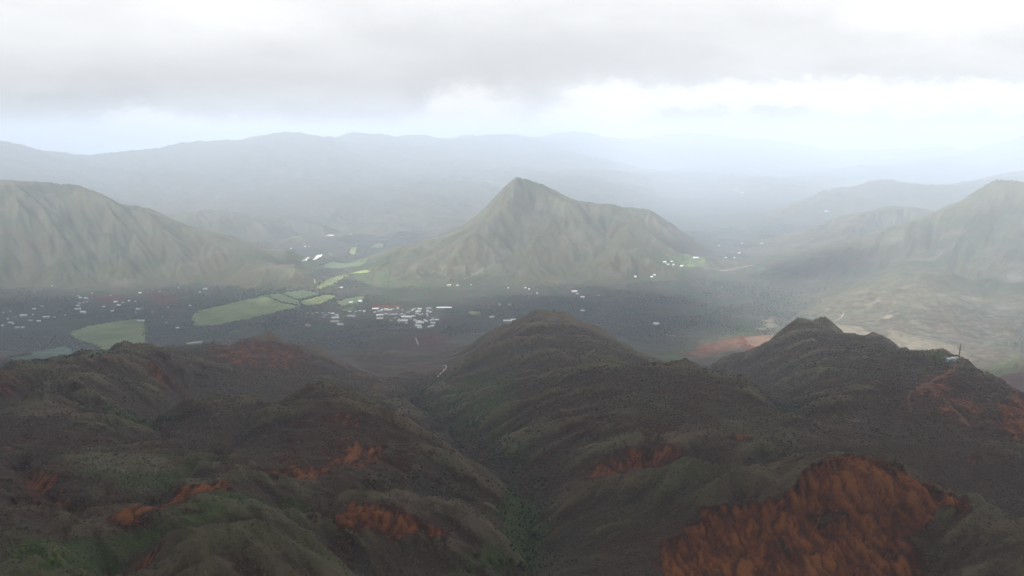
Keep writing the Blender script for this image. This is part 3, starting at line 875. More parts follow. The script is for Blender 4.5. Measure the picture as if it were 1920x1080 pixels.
def foliage(name, c0, c1, c2=None):
    m, t = mat(name)
    rnd = t.n('ShaderNodeObjectInfo').outputs['Random']
    p = t.n('ShaderNodeNewGeometry').outputs['Position']
    nn = t.noise(p, 0.02, 5, 0.65)
    c = t.mix(rnd, c0, c1)
    if c2:
        c = t.mix(t.m('MULTIPLY', t.ramp(nn, 0.5, 0.66), 0.8), c, c2)
    b = t.n('ShaderNodeBsdfPrincipled', {'Base Color': c, 'Roughness': 0.8})
    b.inputs['Specular IOR Level'].default_value = 0.15
    out(t, b.outputs[0])
    return m
F_GREY = foliage('maquis_grey_leaf', (0.101, 0.074, 0.050), (0.216, 0.162, 0.107), (0.148, 0.087, 0.060))
F_GREEN = foliage('maquis_green_leaf', (0.072, 0.087, 0.032), (0.160, 0.171, 0.067))
F_DARK = foliage('gully_dark_leaf', (0.029, 0.046, 0.020), (0.075, 0.096, 0.041))
F_WOOD = foliage('woodland_leaf', (0.030, 0.042, 0.026), (0.070, 0.082, 0.048), (0.056, 0.050, 0.042))
F_BRIGHT = foliage('bright_bush_leaf', (0.090, 0.165, 0.024), (0.150, 0.230, 0.045))
BARK = simple('grey_bark', (0.07, 0.055, 0.045), (0.13, 0.11, 0.09), 2.0)

def scatter(name, xyz, scale, protos, label):
    """one cover object: clumps instanced on points with their own size and turn"""
    n = len(xyz)
    parts = np.array_split(RNG.permutation(n), len(protos))
    for k, ids in enumerate(parts):
        me_ = bpy.data.meshes.new(name)
        me_.vertices.add(len(ids))
        me_.vertices.foreach_set('co', xyz[ids].astype(np.float32).ravel())
        a = me_.attributes.new('size', 'FLOAT', 'POINT'); a.data.foreach_set('value', scale[ids].astype(np.float32))
        a = me_.attributes.new('turn', 'FLOAT', 'POINT'); a.data.foreach_set('value', RNG.uniform(0, 6.28, len(ids)).astype(np.float32))
        o = bpy.data.objects.new(name, me_); COL.objects.link(o)
        ng = bpy.data.node_groups.new(name, 'GeometryNodeTree')
        ng.interface.new_socket('Geometry', in_out='INPUT', socket_type='NodeSocketGeometry')
        ng.interface.new_socket('Geometry', in_out='OUTPUT', socket_type='NodeSocketGeometry')
        N_ = ng.nodes
        gi, go = N_.new('NodeGroupInput'), N_.new('NodeGroupOutput')
        oi = N_.new('GeometryNodeObjectInfo'); oi.inputs[0].default_value = protos[k]; oi.inputs['As Instance'].default_value = True
        iop = N_.new('GeometryNodeInstanceOnPoints')
        sz = N_.new('GeometryNodeInputNamedAttribute'); sz.data_type = 'FLOAT'; sz.inputs[0].default_value = 'size'
        tn = N_.new('GeometryNodeInputNamedAttribute'); tn.data_type = 'FLOAT'; tn.inputs[0].default_value = 'turn'
        cx = N_.new('ShaderNodeCombineXYZ')
        L = ng.links.new
        L(gi.outputs[0], iop.inputs['Points']); L(oi.outputs['Geometry'], iop.inputs['Instance'])
        L(sz.outputs[0], iop.inputs['Scale']); L(tn.outputs[0], cx.inputs[2]); L(cx.outputs[0], iop.inputs['Rotation'])
        L(iop.outputs[0], go.inputs[0])
        md = o.modifiers.new('cover', 'NODES'); md.node_group = ng
        tag(o, label, kind='stuff')

def sample(arr, x, y):
    fu = np.clip((x / y - U0) / (U1 - U0) * (NU - 1), 0, NU - 1).astype(int)
    fw = np.clip((np.log(y) - W0) / (W1 - W0) * (NW - 1), 0, NW - 1).astype(int)
    return arr[fw, fu]
def cast(n, y0, y1, power, umax=0.82):
    t_ = RNG.uniform(0, 1, n)
    y = (y0 ** power + t_ * (y1 ** power - y0 ** power)) ** (1 / power)
    return RNG.uniform(-umax, umax, n) * y, y
def in_fields(x, y, pad=4.0):
    m = np.zeros(len(x), bool)
    for p in FIELD_XY:
        bb = (x > p[:, 0].min() - 20) & (x < p[:, 0].max() + 20) & (y > p[:, 1].min() - 20) & (y < p[:, 1].max() + 20)
        i = np.where(bb)[0]
        if len(i):
            m[i[poly_dist(x[i], y[i], p) > -pad]] = True
    return m
# foreground maquis
x, y = cast(360000, 420, 2300, 1.0)
soil_ = sample(SOIL, x, y) + 0.9 * fbm(x / 10, y / 10, 3, 5) + 0.5 * fbm(x / 45, y / 45, 3, 8)
gre_ = sample(GREEN, x, y) + 0.9 * fbm(x / 60, y / 60, 3, 6)
thin = RNG.uniform(0, 1, len(x)) < 0.80 - 0.55 * sample(DRY_LIT_CREST, x, y) + 1.3 * fbm(x / 35, y / 35, 3, 12)
_sx, _sy, _ = at(1790, 679)
keep = (soil_ < 0.30) & thin & (np.hypot((x - _sx) / 1.2, y - _sy + 14) > 26)
size = (0.55 + 1.05 * RNG.uniform(0, 1, len(x)) ** 2.2) * (y / 700) ** 0.55
size *= np.where(RNG.uniform(0, 1, len(x)) < 0.035, 1.9, 1.0)
z = hgt(x, y)
xyz = np.stack([x, y, z - 0.12], 1)
g_ = keep & (gre_ > 0.30)
b_ = keep & ~g_
scatter('maquis_shrubs', xyz[b_], size[b_], [leaf_clump('shrub_clump', 26, .30, .8, [F_GREY], seed=3 + k) for k in range(2)], 'grey brown maquis shrubs covering the near hills')
scatter('green_shrubs', xyz[g_], size[g_], [leaf_clump('green_clump', 28, .28, .8, [F_GREEN], seed=13 + k) for k in range(2)], 'green shrubs covering the near slopes')
# darker, taller growth along the gully beds
BEDS = [[(985,1075),(988,1000),(990,905),(930,860),(850,800),(790,758),(765,742),(815,710)], [(700,915),(800,915),(900,922)], [(200,770),(270,790),(300,790)], [(1500,775),(1470,760),(1430,738)]]
bx_, by_ = [], []
for bed in BEDS:
    pw = [np.array(at(*p)[:2]) for p in bed]
    for a, b in zip(pw[:-1], pw[1:]):
        n = int(np.linalg.norm(b - a) * 1.6)
        tt = RNG.uniform(0, 1, n)[:, None]
        q_ = a + (b - a) * tt + RNG.normal(0, 1, (n, 2)) * (9 + 0.014 * a[1])
        bx_.append(q_[:, 0]); by_.append(q_[:, 1])
x, y = np.concatenate(bx_), np.concatenate(by_)
y = np.maximum(y, 420)
k_ = RNG.uniform(0, 1, len(x)) < 0.8
x, y = x[k_], y[k_]
scatter('gully_thicket', np.stack([x, y, hgt(x, y) - 0.2], 1), RNG.uniform(1.0, 2.6, len(x)) * (y / 800) ** 0.4, [leaf_clump('thicket_clump', 40, .24, 1.1, [F_DARK], seed=23 + k) for k in range(2)], 'dark green thicket along the gully beds')
# valley woodland
x, y = cast(260000, 2600, 8400, 1.0, 0.84)
wv = sample(WOOD, x, y) * np.clip(1 - 3.2 * sample(PALE, x, y), 0, 1) * (0.52 + 3.4 * fbm(x / 330, y / 330, 5, 41)) 
k_ = (RNG.uniform(0, 1, len(x)) < wv) & ~in_fields(x, y)
x, y = x[k_], y[k_]
hx_, hy_ = [], []
for p in FIELD_XY[:16]:
    for a, b in zip(p, np.roll(p, -1, 0)):
        if RNG.uniform() < 0.25:
            continue
        n = int(np.linalg.norm(b - a) / 6)
        tt = RNG.uniform(0, 1, n)[:, None]
        h_ = a + (b - a) * tt + RNG.normal(0, 7, (n, 2))
        hx_.append(h_[:, 0]); hy_.append(h_[:, 1])
    n = int(RNG.integers(2, 9))                     # odd trees left standing in the grass
    c = p.mean(0)
    h_ = c + RNG.normal(0, 1, (n, 2)) * (p.max(0) - p.min(0)) * 0.2
    hx_.append(h_[:, 0]); hy_.append(h_[:, 1])
x, y = np.concatenate([x] + hx_), np.concatenate([y] + hy_)
VAL_XY = (x, y)
def woodland():
    x, y = VAL_XY
    sz = RNG.uniform(1.6, 4.2, len(x)) * (y / 4200) ** 0.3
    # keep house plots open
    k = np.ones(len(x), bool)
    for hx, hy, r in PLOTS:
        k &= ~((np.abs(x - hx) < r) & (y < hy + r * .5) & (y > hy - r * 1.6))
    x, y, sz = x[k], y[k], sz[k]
    scatter('valley_woodland', np.stack([x, y, hgt(x, y) - 0.4], 1), sz, [leaf_clump('woodland_crown', 44, .26, 1.1, [F_WOOD, BARK], seed=33 + k, trunk=0.55) for k in range(3)], 'dark trees and scrub filling the valley floor')

# ------------------------------------------------------------------ buildings
def paint_mat(name, c, v=0.06, rough=0.6):
    return simple(name, c, tuple(max(0, min(1, a * (1 - v * 2))) for a in c), 0.35, rough, 0.3)
ROOFS = {'white': paint_mat('roof_white_sheet', (0.82, 0.82, 0.80)), 'cream': paint_mat('roof_cream_sheet', (0.66, 0.62, 0.54)), 'grey': paint_mat('roof_grey_sheet', (0.40, 0.42, 0.44)),
         'blue': paint_mat('roof_blue_grey', (0.30, 0.36, 0.42)), 'red': paint_mat('roof_red_sheet', (0.50, 0.20, 0.17)), 'cyan': paint_mat('roof_pale_cyan', (0.40, 0.58, 0.56)), 'pink': paint_mat('roof_faded_pink', (0.52, 0.40, 0.38))}
WALLS = [paint_mat('wall_white', (0.70, 0.69, 0.66)), paint_mat('wall_cream', (0.58, 0.53, 0.44)), paint_mat('wall_grey', (0.42, 0.42, 0.42))]
DOOR = paint_mat('door_dark', (0.10, 0.10, 0.11))
def prism_mesh(name, verts, faces):
    me_ = bpy.data.meshes.new(name)
    me_.from_pydata(verts, [], faces); me_.update()
    return me_
# unit wall box with gable ends (x, y in -.5..+.5, eaves at 1)
def wall_mesh(pitch):
    v = [(-.5, -.5, -.6), (.5, -.5, -.6), (.5, .5, -.6), (-.5, .5, -.6), (-.5, -.5, 1), (.5, -.5, 1), (.5, .5, 1), (-.5, .5, 1), (-.5, 0, 1 + pitch), (.5, 0, 1 + pitch)]
    f = [(0, 1, 5, 4), (2, 3, 7, 6), (1, 2, 6, 9, 5), (3, 0, 4, 8, 7)]
    return prism_mesh('wall', v, f)
def roof_mesh(pitch):
    o_, th = .06, .07
    e = 1 - o_ * 2 * pitch
    v = []
    for dz in (0.02, 0.02 + th):
        v += [(-.5 - o_, -.5 - o_, e + dz), (.5 + o_, -.5 - o_, e + dz), (.5 + o_, 0, 1 + pitch + dz), (-.5 - o_, 0, 1 + pitch + dz), (-.5 - o_, .5 + o_, e + dz), (.5 + o_, .5 + o_, e + dz)]
    f = [(6, 7, 8, 9), (9, 8, 11, 10), (1, 0, 3, 2), (2, 3, 4, 5), (0, 1, 7, 6), (5, 4, 10, 11), (1, 2, 8, 7), (2, 5, 11, 8), (3, 0, 6, 9), (4, 3, 9, 10)]
    return prism_mesh('roof', v, f)
WM = {p: wall_mesh(p) for p in (.35, .55)}
RM = {p: roof_mesh(p) for p in (.35, .55)}
def door_mesh():
    return prism_mesh('door', [(-.5, -.02, 0), (.5, -.02, 0), (.5, -.02, 1), (-.5, -.02, 1), (-.5, .02, 0), (.5, .02, 0), (.5, .02, 1), (-.5, .02, 1)], [(0, 1, 2, 3), (0, 4, 5, 1), (1, 5, 6, 2), (2, 6, 7, 3), (3, 7, 4, 0)])
DM = door_mesh()
_cache = {}
def with_mat(me_, m_):
    k = (me_.name, m_.name)
    if k not in _cache:
        c = me_.copy(); c.materials.clear(); c.materials.append(m_); _cache[k] = c
    return _cache[k]
PLOTS = []
def part(name, me_, m_, parent, loc, scl, rz=0):
    o = bpy.data.objects.new(name, with_mat(me_, m_))
    COL.objects.link(o); o.parent = parent; o.location = loc; o.scale = scl; o.rotation_euler = (0, 0, rz)
    return o
def building(px, py, wpx, roof, label, group=None, name='house', rz=None, depth=None, height=None, cat='house', doors=0):
    x, y, z = at(px, py)
    wm = max(6.0, wpx * y / F)
    big = wm > 22
    dp = depth or (min(30, wm * .6) if big else wm * random.uniform(.75, 1.05))
    ht_ = height or (random.uniform(6.5, 9) if big else random.uniform(4.0, 5.5))
    if rz is None:
        rz = random.choice((0.08, 0.18, -0.12, 0.30, -0.25)) + random.uniform(-.06, .06)
    o = empty(name, (x, y, z + 0.2), rz)
    pit = .35 if big else .55
    part('wall', WM[pit], random.choice(WALLS), o, (0, 0, 0), (wm, dp, ht_))
    part('roof', RM[pit], ROOFS[roof], o, (0, 0, 0), (wm, dp, ht_))
    for k in range(doors):
        part('door', DM, DOOR, o, ((k + .5) / doors * wm * .9 - wm * .45, -dp / 2 - .03, 0.1), (3.2, 1, 3.4))
    tag(o, label, cat, group)
    if group:
        o['roof_colour'] = {'blue': 'grey', 'cyan': 'cyan', 'pink': 'pinkish'}.get(roof, roof)
    PLOTS.append((x, y, wm * .75 + 4))
    return o
G_V = 'village buildings packed along the valley road'
L_V = 'small pale roofed building among the packed village roofs'
for px, py, w_, rf in ((724,582,8,'cream'),(737,581,5,'grey'),(746,579,4,'white'),(703,587,4,'white'),(741,597,5,'grey'),(750,592,4,'grey'),(776,594,6,'cream'),(765,587,6,'grey'),(777,580,5,'grey'),(772,584,3,'white'),
                       (787,581,7,'white'),(786,585,6,'white'),(782,589,6,'grey'),(792,590,3,'white'),(801,585,4,'grey'),(804,580,8,'grey'),(802,593,3,'white'),(761,601,6,'grey'),(748,603,6,'cream'),(777,602,4,'white'),
                       (762,607,4,'white'),(748,606,4,'grey'),(804,614,5,'white'),(733,602,4,'grey'),(770,599,4,'grey'),(755,583,4,'grey'),(730,592,5,'grey')):
    building(px, py, w_, rf, L_V, G_V)
for k in range(26):
    px, py = random.uniform(706, 818), random.uniform(581, 611)
    if py > 600 and px < 745 or py > 604 and px < 775:
        px = random.uniform(778, 815)
    building(px, py, random.uniform(3, 5.5), random.choice(('white', 'white', 'grey', 'cream')), L_V, G_V)
building(704,581,11,'white','white roofed hall at the top left corner of the village',None,'village_hall',cat='hall')
building(712,593,13,'white','wide white roofed shed at the left edge of the village',None,'shed',cat='shed')
building(713,585,9,'blue','blue grey roofed shed between two white roofs at the village left edge',None,'shed',cat='shed')
building(712,599,12,'cream','cream roofed shed lowest at the left edge of the village',None,'shed',cat='shed')
building(739,591,12,'grey','broad grey roofed shed in the middle of the village',None,'shed',cat='shed',depth=18)
building(763,596,19,'white','longest white roof in the middle of the village',None,'long_shed',cat='shed',rz=.05)
building(758,603,12,'white','white roofed shed in front of the longest white village roof',None,'shed',cat='shed')
building(833,579,27,'white','long white ribbed warehouse standing apart right of the village',None,'warehouse',rz=.03,depth=26,cat='warehouse',doors=5)
building(812,597,5,'red','red roofed house at the right edge of the village',None,'house')
building(820,601,7,'white','bright white house beside the cyan roof at the village right edge',None,'house')
building(812,603,9,'cyan','pale cyan roofed shed at the right edge of the village',None,'shed',cat='shed')
building(812,608,9,'white','white shed just below the cyan roof in the village',None,'shed',cat='shed')
building(810,612,7,'white','small white shed at the lower right corner of the village',None,'shed',cat='shed')
building(787,607,15,'white','long white shed at the lower edge of the village',None,'long_shed',cat='shed',rz=.1)
building(784,612,11,'white','white shed at the bottom tip of the village, upper of a pair',None,'shed',cat='shed')
building(787,616,9,'white','white shed at the bottom tip of the village, lower of a pair',None,'shed',cat='shed')
building(624,589,6,'white','white house at the top of the small western cluster',None,'house')
building(632,592,6,'white','white house second from the top of the western cluster',None,'house')
building(629,598,12,'white','wide white shed in the middle of the western cluster',None,'shed',cat='shed')
building(628,605,15,'pink','long pinkish shed low in the western cluster',None,'long_shed',cat='shed')
building(638,610,11,'white','white gabled shed at the bottom of the western cluster',None,'shed',cat='shed')
building(656,585,6,'grey','grey roofed hall beside the sports field',None,'hall',cat='hall')
building(659,595,15,'grey','long low grey school block right of the western cluster',None,'school_block',cat='school')
for px, py, w_, rf in ((667,586,4,'grey'),(675,584,5,'grey'),(683,585,4,'white'),(607,596,5,'grey'),(605,588,4,'grey'),(617,588,4,'grey'),(577,588,3,'pink'),(586,590,3,'pink'),(594,587,4,'grey'),(612,592,4,'grey')):
    building(px, py, w_, rf, 'small dull roofed house around the western village cluster', 'houses around the western cluster')
building(578,612,9,'pink','pinkish low building alone at the foot of the reddish hill',None,'shed',cat='shed')
building(658,568,6,'white','white farm shed on the left in the field north of the village',None,'farm_shed',cat='shed')
building(676,566,7,'white','white farm shed on the right in the field north of the village',None,'farm_shed',cat='shed')
for px, py, w_, rf in ((50,593,3,'white'),(57,602,6,'grey'),(20,606,6,'white'),(25,608,3,'white'),(5,612,4,'white'),(44,615,5,'white'),(32,615,7,'grey'),(103,596,3,'white'),(73,603,6,'white'),(62,591,3,'white'),(64,580,5,'white'),(79,575,4,'grey'),(30,595,3,'grey'),
                       (20,585,3,'grey'),(6,588,3,'grey'),(15,599,3,'white'),(122,592,2.5,'white'),(147,575,7,'white'),(160,588,3,'white'),(151,559,5,'white'),(162,560,7,'grey'),(147,556,3,'grey'),(157,568,3,'grey'),(163,567,3,'grey'),(149,569,4,'grey'),
                       (217,567,6,'white'),(223,573,6,'white'),(231,568,3,'white'),(242,565,3,'white'),(254,566,3,'grey'),(195,576,4,'white'),(211,584,5,'white'),(259,581,7,'white'),(267,579,2.5,'white'),(263,550,5,'white'),(315,577,3,'grey'),(286,586,4,'grey'),(255,587,3,'grey'),
                       (305,596,2.5,'grey'),(312,606,2.5,'grey'),(173,551,2.5,'grey'),(98,537,2.5,'grey'),(208,555,2.5,'grey'),(385,543,7,'grey'),(375,549,4,'grey'),(335,540,2.5,'grey'),(357,574,4,'white'),(300,548,3,'grey')):
    building(px, py, w_, rf, 'small white or grey house scattered among trees below the left mountain', 'houses scattered below the left mountain')
building(44,593,10,'white','largest white house in the trees at the far left of the valley')
building(87,597,10,'white','long white roofed house in the trees left of the round field',None,'house')
building(146,581,10,'cream','cream roofed house in the tree belt above the round field',None,'house')
building(156,587,9,'white','white roofed house just above the left tip of the round field',None,'house')
building(265,603,12,'white','white barn at the upper right corner of the round field',None,'barn',cat='barn')
building(365,645,26,'cream','long pale barn at the foot of the dark left hills',None,'long_barn',cat='barn',rz=.5,depth=12)
building(333,616,6,'white','white house between the round field and the long field',None,'house')
building(922,596,9,'white','white roofed shed above the long barn left of the centre hill',None,'shed',cat='shed')
building(952,606,15,'white','long white barn beside the left flank of the centre hill',None,'long_barn',cat='barn',rz=-.15)
building(963,602,9,'white','short white barn right behind the long barn at the centre hill',None,'barn',cat='barn')
building(1092,583,7,'white','lone white house peeking over the centre hill right shoulder',None,'house')
building(1230,609,10,'white','lone white shed on the plain right of the centre hill',None,'shed',cat='shed')
for px, py, w_, rf in ((953,541,2.5,'white'),(985,541,3,'white'),(992,543,3,'white'),(1007,551,3,'white'),(1077,548,10,'white'),(1082,552,5,'grey'),(1092,559,7,'white'),(1122,555,2.5,'white'),(937,572,5,'grey'),(955,572,5,'grey'),(842,537,7,'cream'),(858,536,5,'grey'),(883,535,3,'grey')):
    building(px, py, w_, rf, 'small pale house on the plain before the pointed mountain', 'houses before the pointed mountain')
for px, py, w_, rf in ((1246,493,6,'white'),(1252,497,5,'white'),(1259,492,4,'white'),(1262,498,3,'white'),(1278,500,5,'white')):
    building(px, py, w_, rf, 'white house in the sunny hamlet right of the pointed mountain', 'houses of the sunny hamlet')
for px, py, w_, rf in ((1303,485,6,'white'),(1308,484,4,'white'),(1360,484,4,'white'),(1378,484,4,'white'),(1386,475,4,'white'),(1428,457,4,'white'),(1391,457,3,'white'),(1191,520,4,'white'),(1222,520,5,'white'),(1227,517,4,'white'),(1348,462,4,'grey'),(1380,357,8,'white'),(1392,362,5,'white'),(1550,397,6,'white')):
    building(px, py, w_, rf, 'tiny white house far up the right hand valley', 'far houses in the right hand valley')
for px, py, w_, rf in ((572,463,3,'white'),(546,467,2.5,'white'),(580,463,3,'grey'),(640,540,5,'white'),(658,440,4,'grey')):
    building(px, py, w_, rf, 'tiny pale house in the gap left of the pointed mountain', 'far houses in the left gap')
# ordinal labels for look-alikes, counted across each cluster
ORD = ['leftmost', 'second from left', 'third from left', 'fourth from left', 'fifth from left', 'sixth from left', 'seventh from left', 'eighth from left', 'ninth from left', 'tenth from left', 'eleventh from left', 'twelfth from left',
       'thirteenth from left', 'fourteenth from left', 'fifteenth from left', 'sixteenth from left', 'seventeenth from left', 'eighteenth from left', 'nineteenth from left', 'twentieth from left', 'twenty first from left', 'twenty second from left',
       'twenty third from left', 'twenty fourth from left', 'twenty fifth from left', 'twenty sixth from left', 'twenty seventh from left', 'twenty eighth from left', 'twenty ninth from left', 'thirtieth from left']
def count_off(o_list, what):
    o_list.sort(key=lambda o: o.location.x / o.location.y)
    for k, o in enumerate(o_list):
        o['label'] = f'{what[0]}, {ORD[k]} of {what[1]}'
WHERE = {'village buildings packed along the valley road': 'the small {} roofs packed in the village', 'houses around the western cluster': 'the small {} roofs around the western cluster',
         'houses scattered below the left mountain': 'the {} roofs scattered below the left mountain', 'houses before the pointed mountain': 'the {} roofs before the pointed mountain',
         'houses of the sunny hamlet': 'the {} roofs in the sunny hamlet', 'far houses in the right hand valley': 'the {} roofs up the right hand valley', 'far houses in the left gap': 'the {} roofs in the left gap'}
_by = {}
for o in COL.objects:
    if o.get('group') in WHERE:
        _by.setdefault((o['group'], o['roof_colour']), []).append(o)
for (g_n, rc), l in _by.items():
    count_off(l, (f'{rc} roofed house', WHERE[g_n].format(rc)))
for o in COL.objects:
    if 'roof_colour' in o:
        del o['roof_colour']
woodland()

# ------------------------------------------------------------------ relay station on the right hand hilltop
def tube(bm, a, b, r, n=6):
    a, b = Vector(a), Vector(b)
    d = b - a
    q_ = d.to_track_quat('Z', 'Y')
    ring = []
    for p in (a, b):
        ring.append([bm.verts.new(p + q_ @ Vector((r * math.cos(6.283 * k / n), r * math.sin(6.283 * k / n), 0))) for k in range(n)])
    for k in range(n):
        bm.faces.new((ring[0][k], ring[0][(k + 1) % n], ring[1][(k + 1) % n], ring[1][k]))
    bm.faces.new(ring[0][::-1]); bm.faces.new(ring[1])
def bm_box(bm, c, s):
    bmesh.ops.create_cube(bm, size=1.0, matrix=__import__('mathutils').Matrix.Translation(c) @ __import__('mathutils').Matrix.Diagonal((*s, 1)))
def bm_obj(name, bm, m_, parent=None):
    me_ = bpy.data.meshes.new(name)
    bmesh.ops.recalc_face_normals(bm, faces=bm.faces[:])
    bm.to_mesh(me_); bm.free()
    me_.materials.append(m_)
    o = bpy.data.objects.new(name, me_); COL.objects.link(o)
    if parent: o.parent = parent
    return o
steel_red = paint_mat('mast_red_paint', (0.20, 0.06, 0.05)); steel_white = paint_mat('mast_pale_paint', (0.30, 0.28, 0.27)); steel_dark = paint_mat('mast_dark_steel', (0.06, 0.05, 0.05))
dish_mat = paint_mat('dish_pale_grey', (0.60, 0.61, 0.62))
mx, my, mz = at(1797, 679)
MH = 46.0
mast = empty('relay_mast', (mx, my, mz - 0.3), 0.3)
tag(mast, 'tall thin red and white lattice mast with dishes on the right hilltop', 'mast')
legs = [(1.5, 0), (-.75, 1.3), (-.75, -1.3)]
def lat(k, z):
    s = 1.0 - 0.45 * z / MH
    return Vector((legs[k][0] * s, legs[k][1] * s, z))
for k in range(3):
    bm = bmesh.new(); tube(bm, lat(k, 0), lat(k, MH - 4), 0.26); bm_obj('leg', bm, steel_dark, mast)
for sec in range(6):
    bm = bmesh.new()
    z0, z1 = sec * 6.0, min(MH - 4, (sec + 1) * 6.0)
    st_ = 2.0
    zz = z0
    while zz < z1 - .01:
        for k in range(3):
            tube(bm, lat(k, zz), lat((k + 1) % 3, zz), 0.15, 4)
            tube(bm, lat(k, zz), lat((k + 1) % 3, min(zz + st_, z1)), 0.15, 4)
        zz += st_
    bm_obj('bracing', bm, steel_red if sec % 2 else steel_white, mast)
for zz in (10.0, 30.0):
    bm = bmesh.new()
    bm_box(bm, (0, 0, zz), (3.4, 3.4, .25))
    deck_ = bm_obj('platform', bm, steel_dark, mast)
    bm = bmesh.new()
    for sx, sy in ((1.6, 1.6), (1.6, -1.6), (-1.6, 1.6), (-1.6, -1.6)):
        tube(bm, (sx, sy, zz), (sx, sy, zz + 1.3), .06, 4)
    for s in (-1.6, 1.6):
        tube(bm, (-1.6, s, zz + 1.3), (1.6, s, zz + 1.3), .06, 4); tube(bm, (s, -1.6, zz + 1.3), (s, 1.6, zz + 1.3), .06, 4)
    bm_obj('railing', bm, steel_dark, deck_)
def dish(z, ang, r):
    bm = bmesh.new()
    n = 14
    d = Vector((math.cos(ang), math.sin(ang), 0)); q_ = d.to_track_quat('Z', 'Y')
    rings = []
    for rr, h in ((.05, 0.0), (r * .6, .12 * r), (r, .4 * r), (r, .75 * r)):
        rings.append([bm.verts.new(Vector((0, 0, z)) + d * (1.0 + h) + q_ @ Vector((rr * math.cos(6.283 * k / n), rr * math.sin(6.283 * k / n), 0))) for k in range(n)])
    for a, b in zip(rings[:-1], rings[1:]):
        for k in range(n):
            bm.faces.new((a[k], a[(k + 1) % n], b[(k + 1) % n], b[k]))
    bm.faces.new(rings[-1])
    bm_obj('dish', bm, dish_mat, mast)
dish(15.5, -0.9, 1.3); dish(18.5, -2.6, 1.0); dish(27.0, -1.3, 1.1)
bm = bmesh.new(); tube(bm, (0, 0, MH - 4), (0, 0, MH), .12); tube(bm, (-.9, 0, MH - 5), (-.9, 0, MH - 1.5), .1); tube(bm, (.9, .2, MH - 5.5), (.9, .2, MH - 2.5), .1); bm_obj('antenna', bm, steel_dark, mast)
def hut(px, py, sx, sy, sz, wall_c, roof_c, label, rz=0.2):
    x, y, z = at(px, py)
    o = empty('relay_hut', (x, y, z - 1.2), rz)
    tag(o, label, 'hut')
    bm = bmesh.new(); bm_box(bm, (0, 0, sz / 2), (sx, sy, sz)); bmesh.ops.bevel(bm, geom=bm.edges[:], offset=.06, segments=1); bm_obj('wall', bm, wall_c, o)
    bm = bmesh.new(); bm_box(bm, (0, -.1, sz + .17), (sx + .8, sy + 1.0, .3)); bmesh.ops.rotate(bm, verts=bm.verts, cent=(0, 0, sz + .2), matrix=__import__('mathutils').Matrix.Rotation(.16, 3, 'X')); bm_obj('roof', bm, roof_c, o)
    bm = bmesh.new(); bm_box(bm, (-sx * .2, -sy / 2 - .03, 2.6), (1.6, .08, 2.8)); d_ = bm_obj('door', bm, DOOR, o)
    bm = bmesh.new(); bm_box(bm, (sx * .25, -sy / 2 - .03, sz * .62), (1.3, .08, .9)); bm_obj('louvre', bm, steel_dark, o)
    return o
hut(1779, 679, 11, 8, 9.0, paint_mat('hut_blue_grey', (0.42, 0.50, 0.56)), paint_mat('hut_mint_roof', (0.62, 0.80, 0.70)), 'hut with a mint green roof, leftmost on the right hilltop', .25)
hut(1787, 679, 9.5, 8, 11.0, paint_mat('hut_pinkish_white', (0.68, 0.62, 0.62)), ROOFS['white'], 'tallest pinkish white hut between two others on the right hilltop', .1)
hut(1795, 679, 8.0, 7, 12.0, paint_mat('hut_olive_cream', (0.46, 0.48, 0.38)), ROOFS['cream'], 'narrow olive cream hut at the foot of the relay mast', .1)

# ------------------------------------------------------------------ single trees and bushes one can pick out
def tree_meshes(name, height, spread, nleaf, leaf, seed, conic=False):
    r = random.Random(seed)
    bm = bmesh.new()
    def limb(a, b, r0, r1):
        a, b = Vector(a), Vector(b); q_ = (b - a).to_track_quat('Z', 'Y')
        rg = [[bm.verts.new(p + q_ @ Vector((rr * math.cos(k * 1.0472), rr * math.sin(k * 1.0472), 0))) for k in range(6)] for p, rr in ((a, r0), (b, r1))]
        for k in range(6):
            bm.faces.new((rg[0][k], rg[0][(k + 1) % 6], rg[1][(k + 1) % 6], rg[1][k]))
    limb((0, 0, -.5), (.1, .05, height * .45), .035 * height, .022 * height)
    limb((.1, .05, height * .45), (0, 0, height * .92), .022 * height, .006 * height)
    tips = []
    for k in range(9):
        z = height * r.uniform(.25, .8); an = k * 2.4 + r.uniform(-.4, .4)
        L = spread * (1.05 - z / height * .8 if conic else r.uniform(.55, 1.0))
        tip = (L * math.cos(an), L * math.sin(an), z + height * (.02 if conic else .14))
        limb((0, 0, z), tip, .012 * height, .004 * height); tips.append(tip)
    tips.append((0, 0, height * .92))
    trunk = bpy.data.meshes.new('trunk'); bm.to_mesh(trunk); bm.free()
    vs, fs = [], []
    for k in range(nleaf):
        tx, ty, tz = r.choice(tips)
        f = r.uniform(.35, 1.0)
        c = Vector((tx * f, ty * f, tz * (1 if conic else 1))) + Vector((r.gauss(0, 1), r.gauss(0, 1), r.gauss(0, .8))) * spread * (.14 if conic else .24)
        n_ = Vector((c.x, c.y, 1.2)) + Vector((r.uniform(-1, 1), r.uniform(-1, 1), r.uniform(-.6, .6))) * spread * .5
        q_ = n_.to_track_quat('Z', 'Y'); s = leaf * r.uniform(.6, 1.3); b = len(vs); an = r.uniform(0, 6.28)
        for a_ in range(4):
            vs.append(c + q_ @ Vector((math.cos(an + a_ * 1.571) * s, math.sin(an + a_ * 1.571) * s * .65, 0)))
        fs.append((b, b + 1, b + 2, b + 3))
    crown = bpy.data.meshes.new('crown'); crown.from_pydata(vs, [], fs); crown.update()
    return trunk, crown
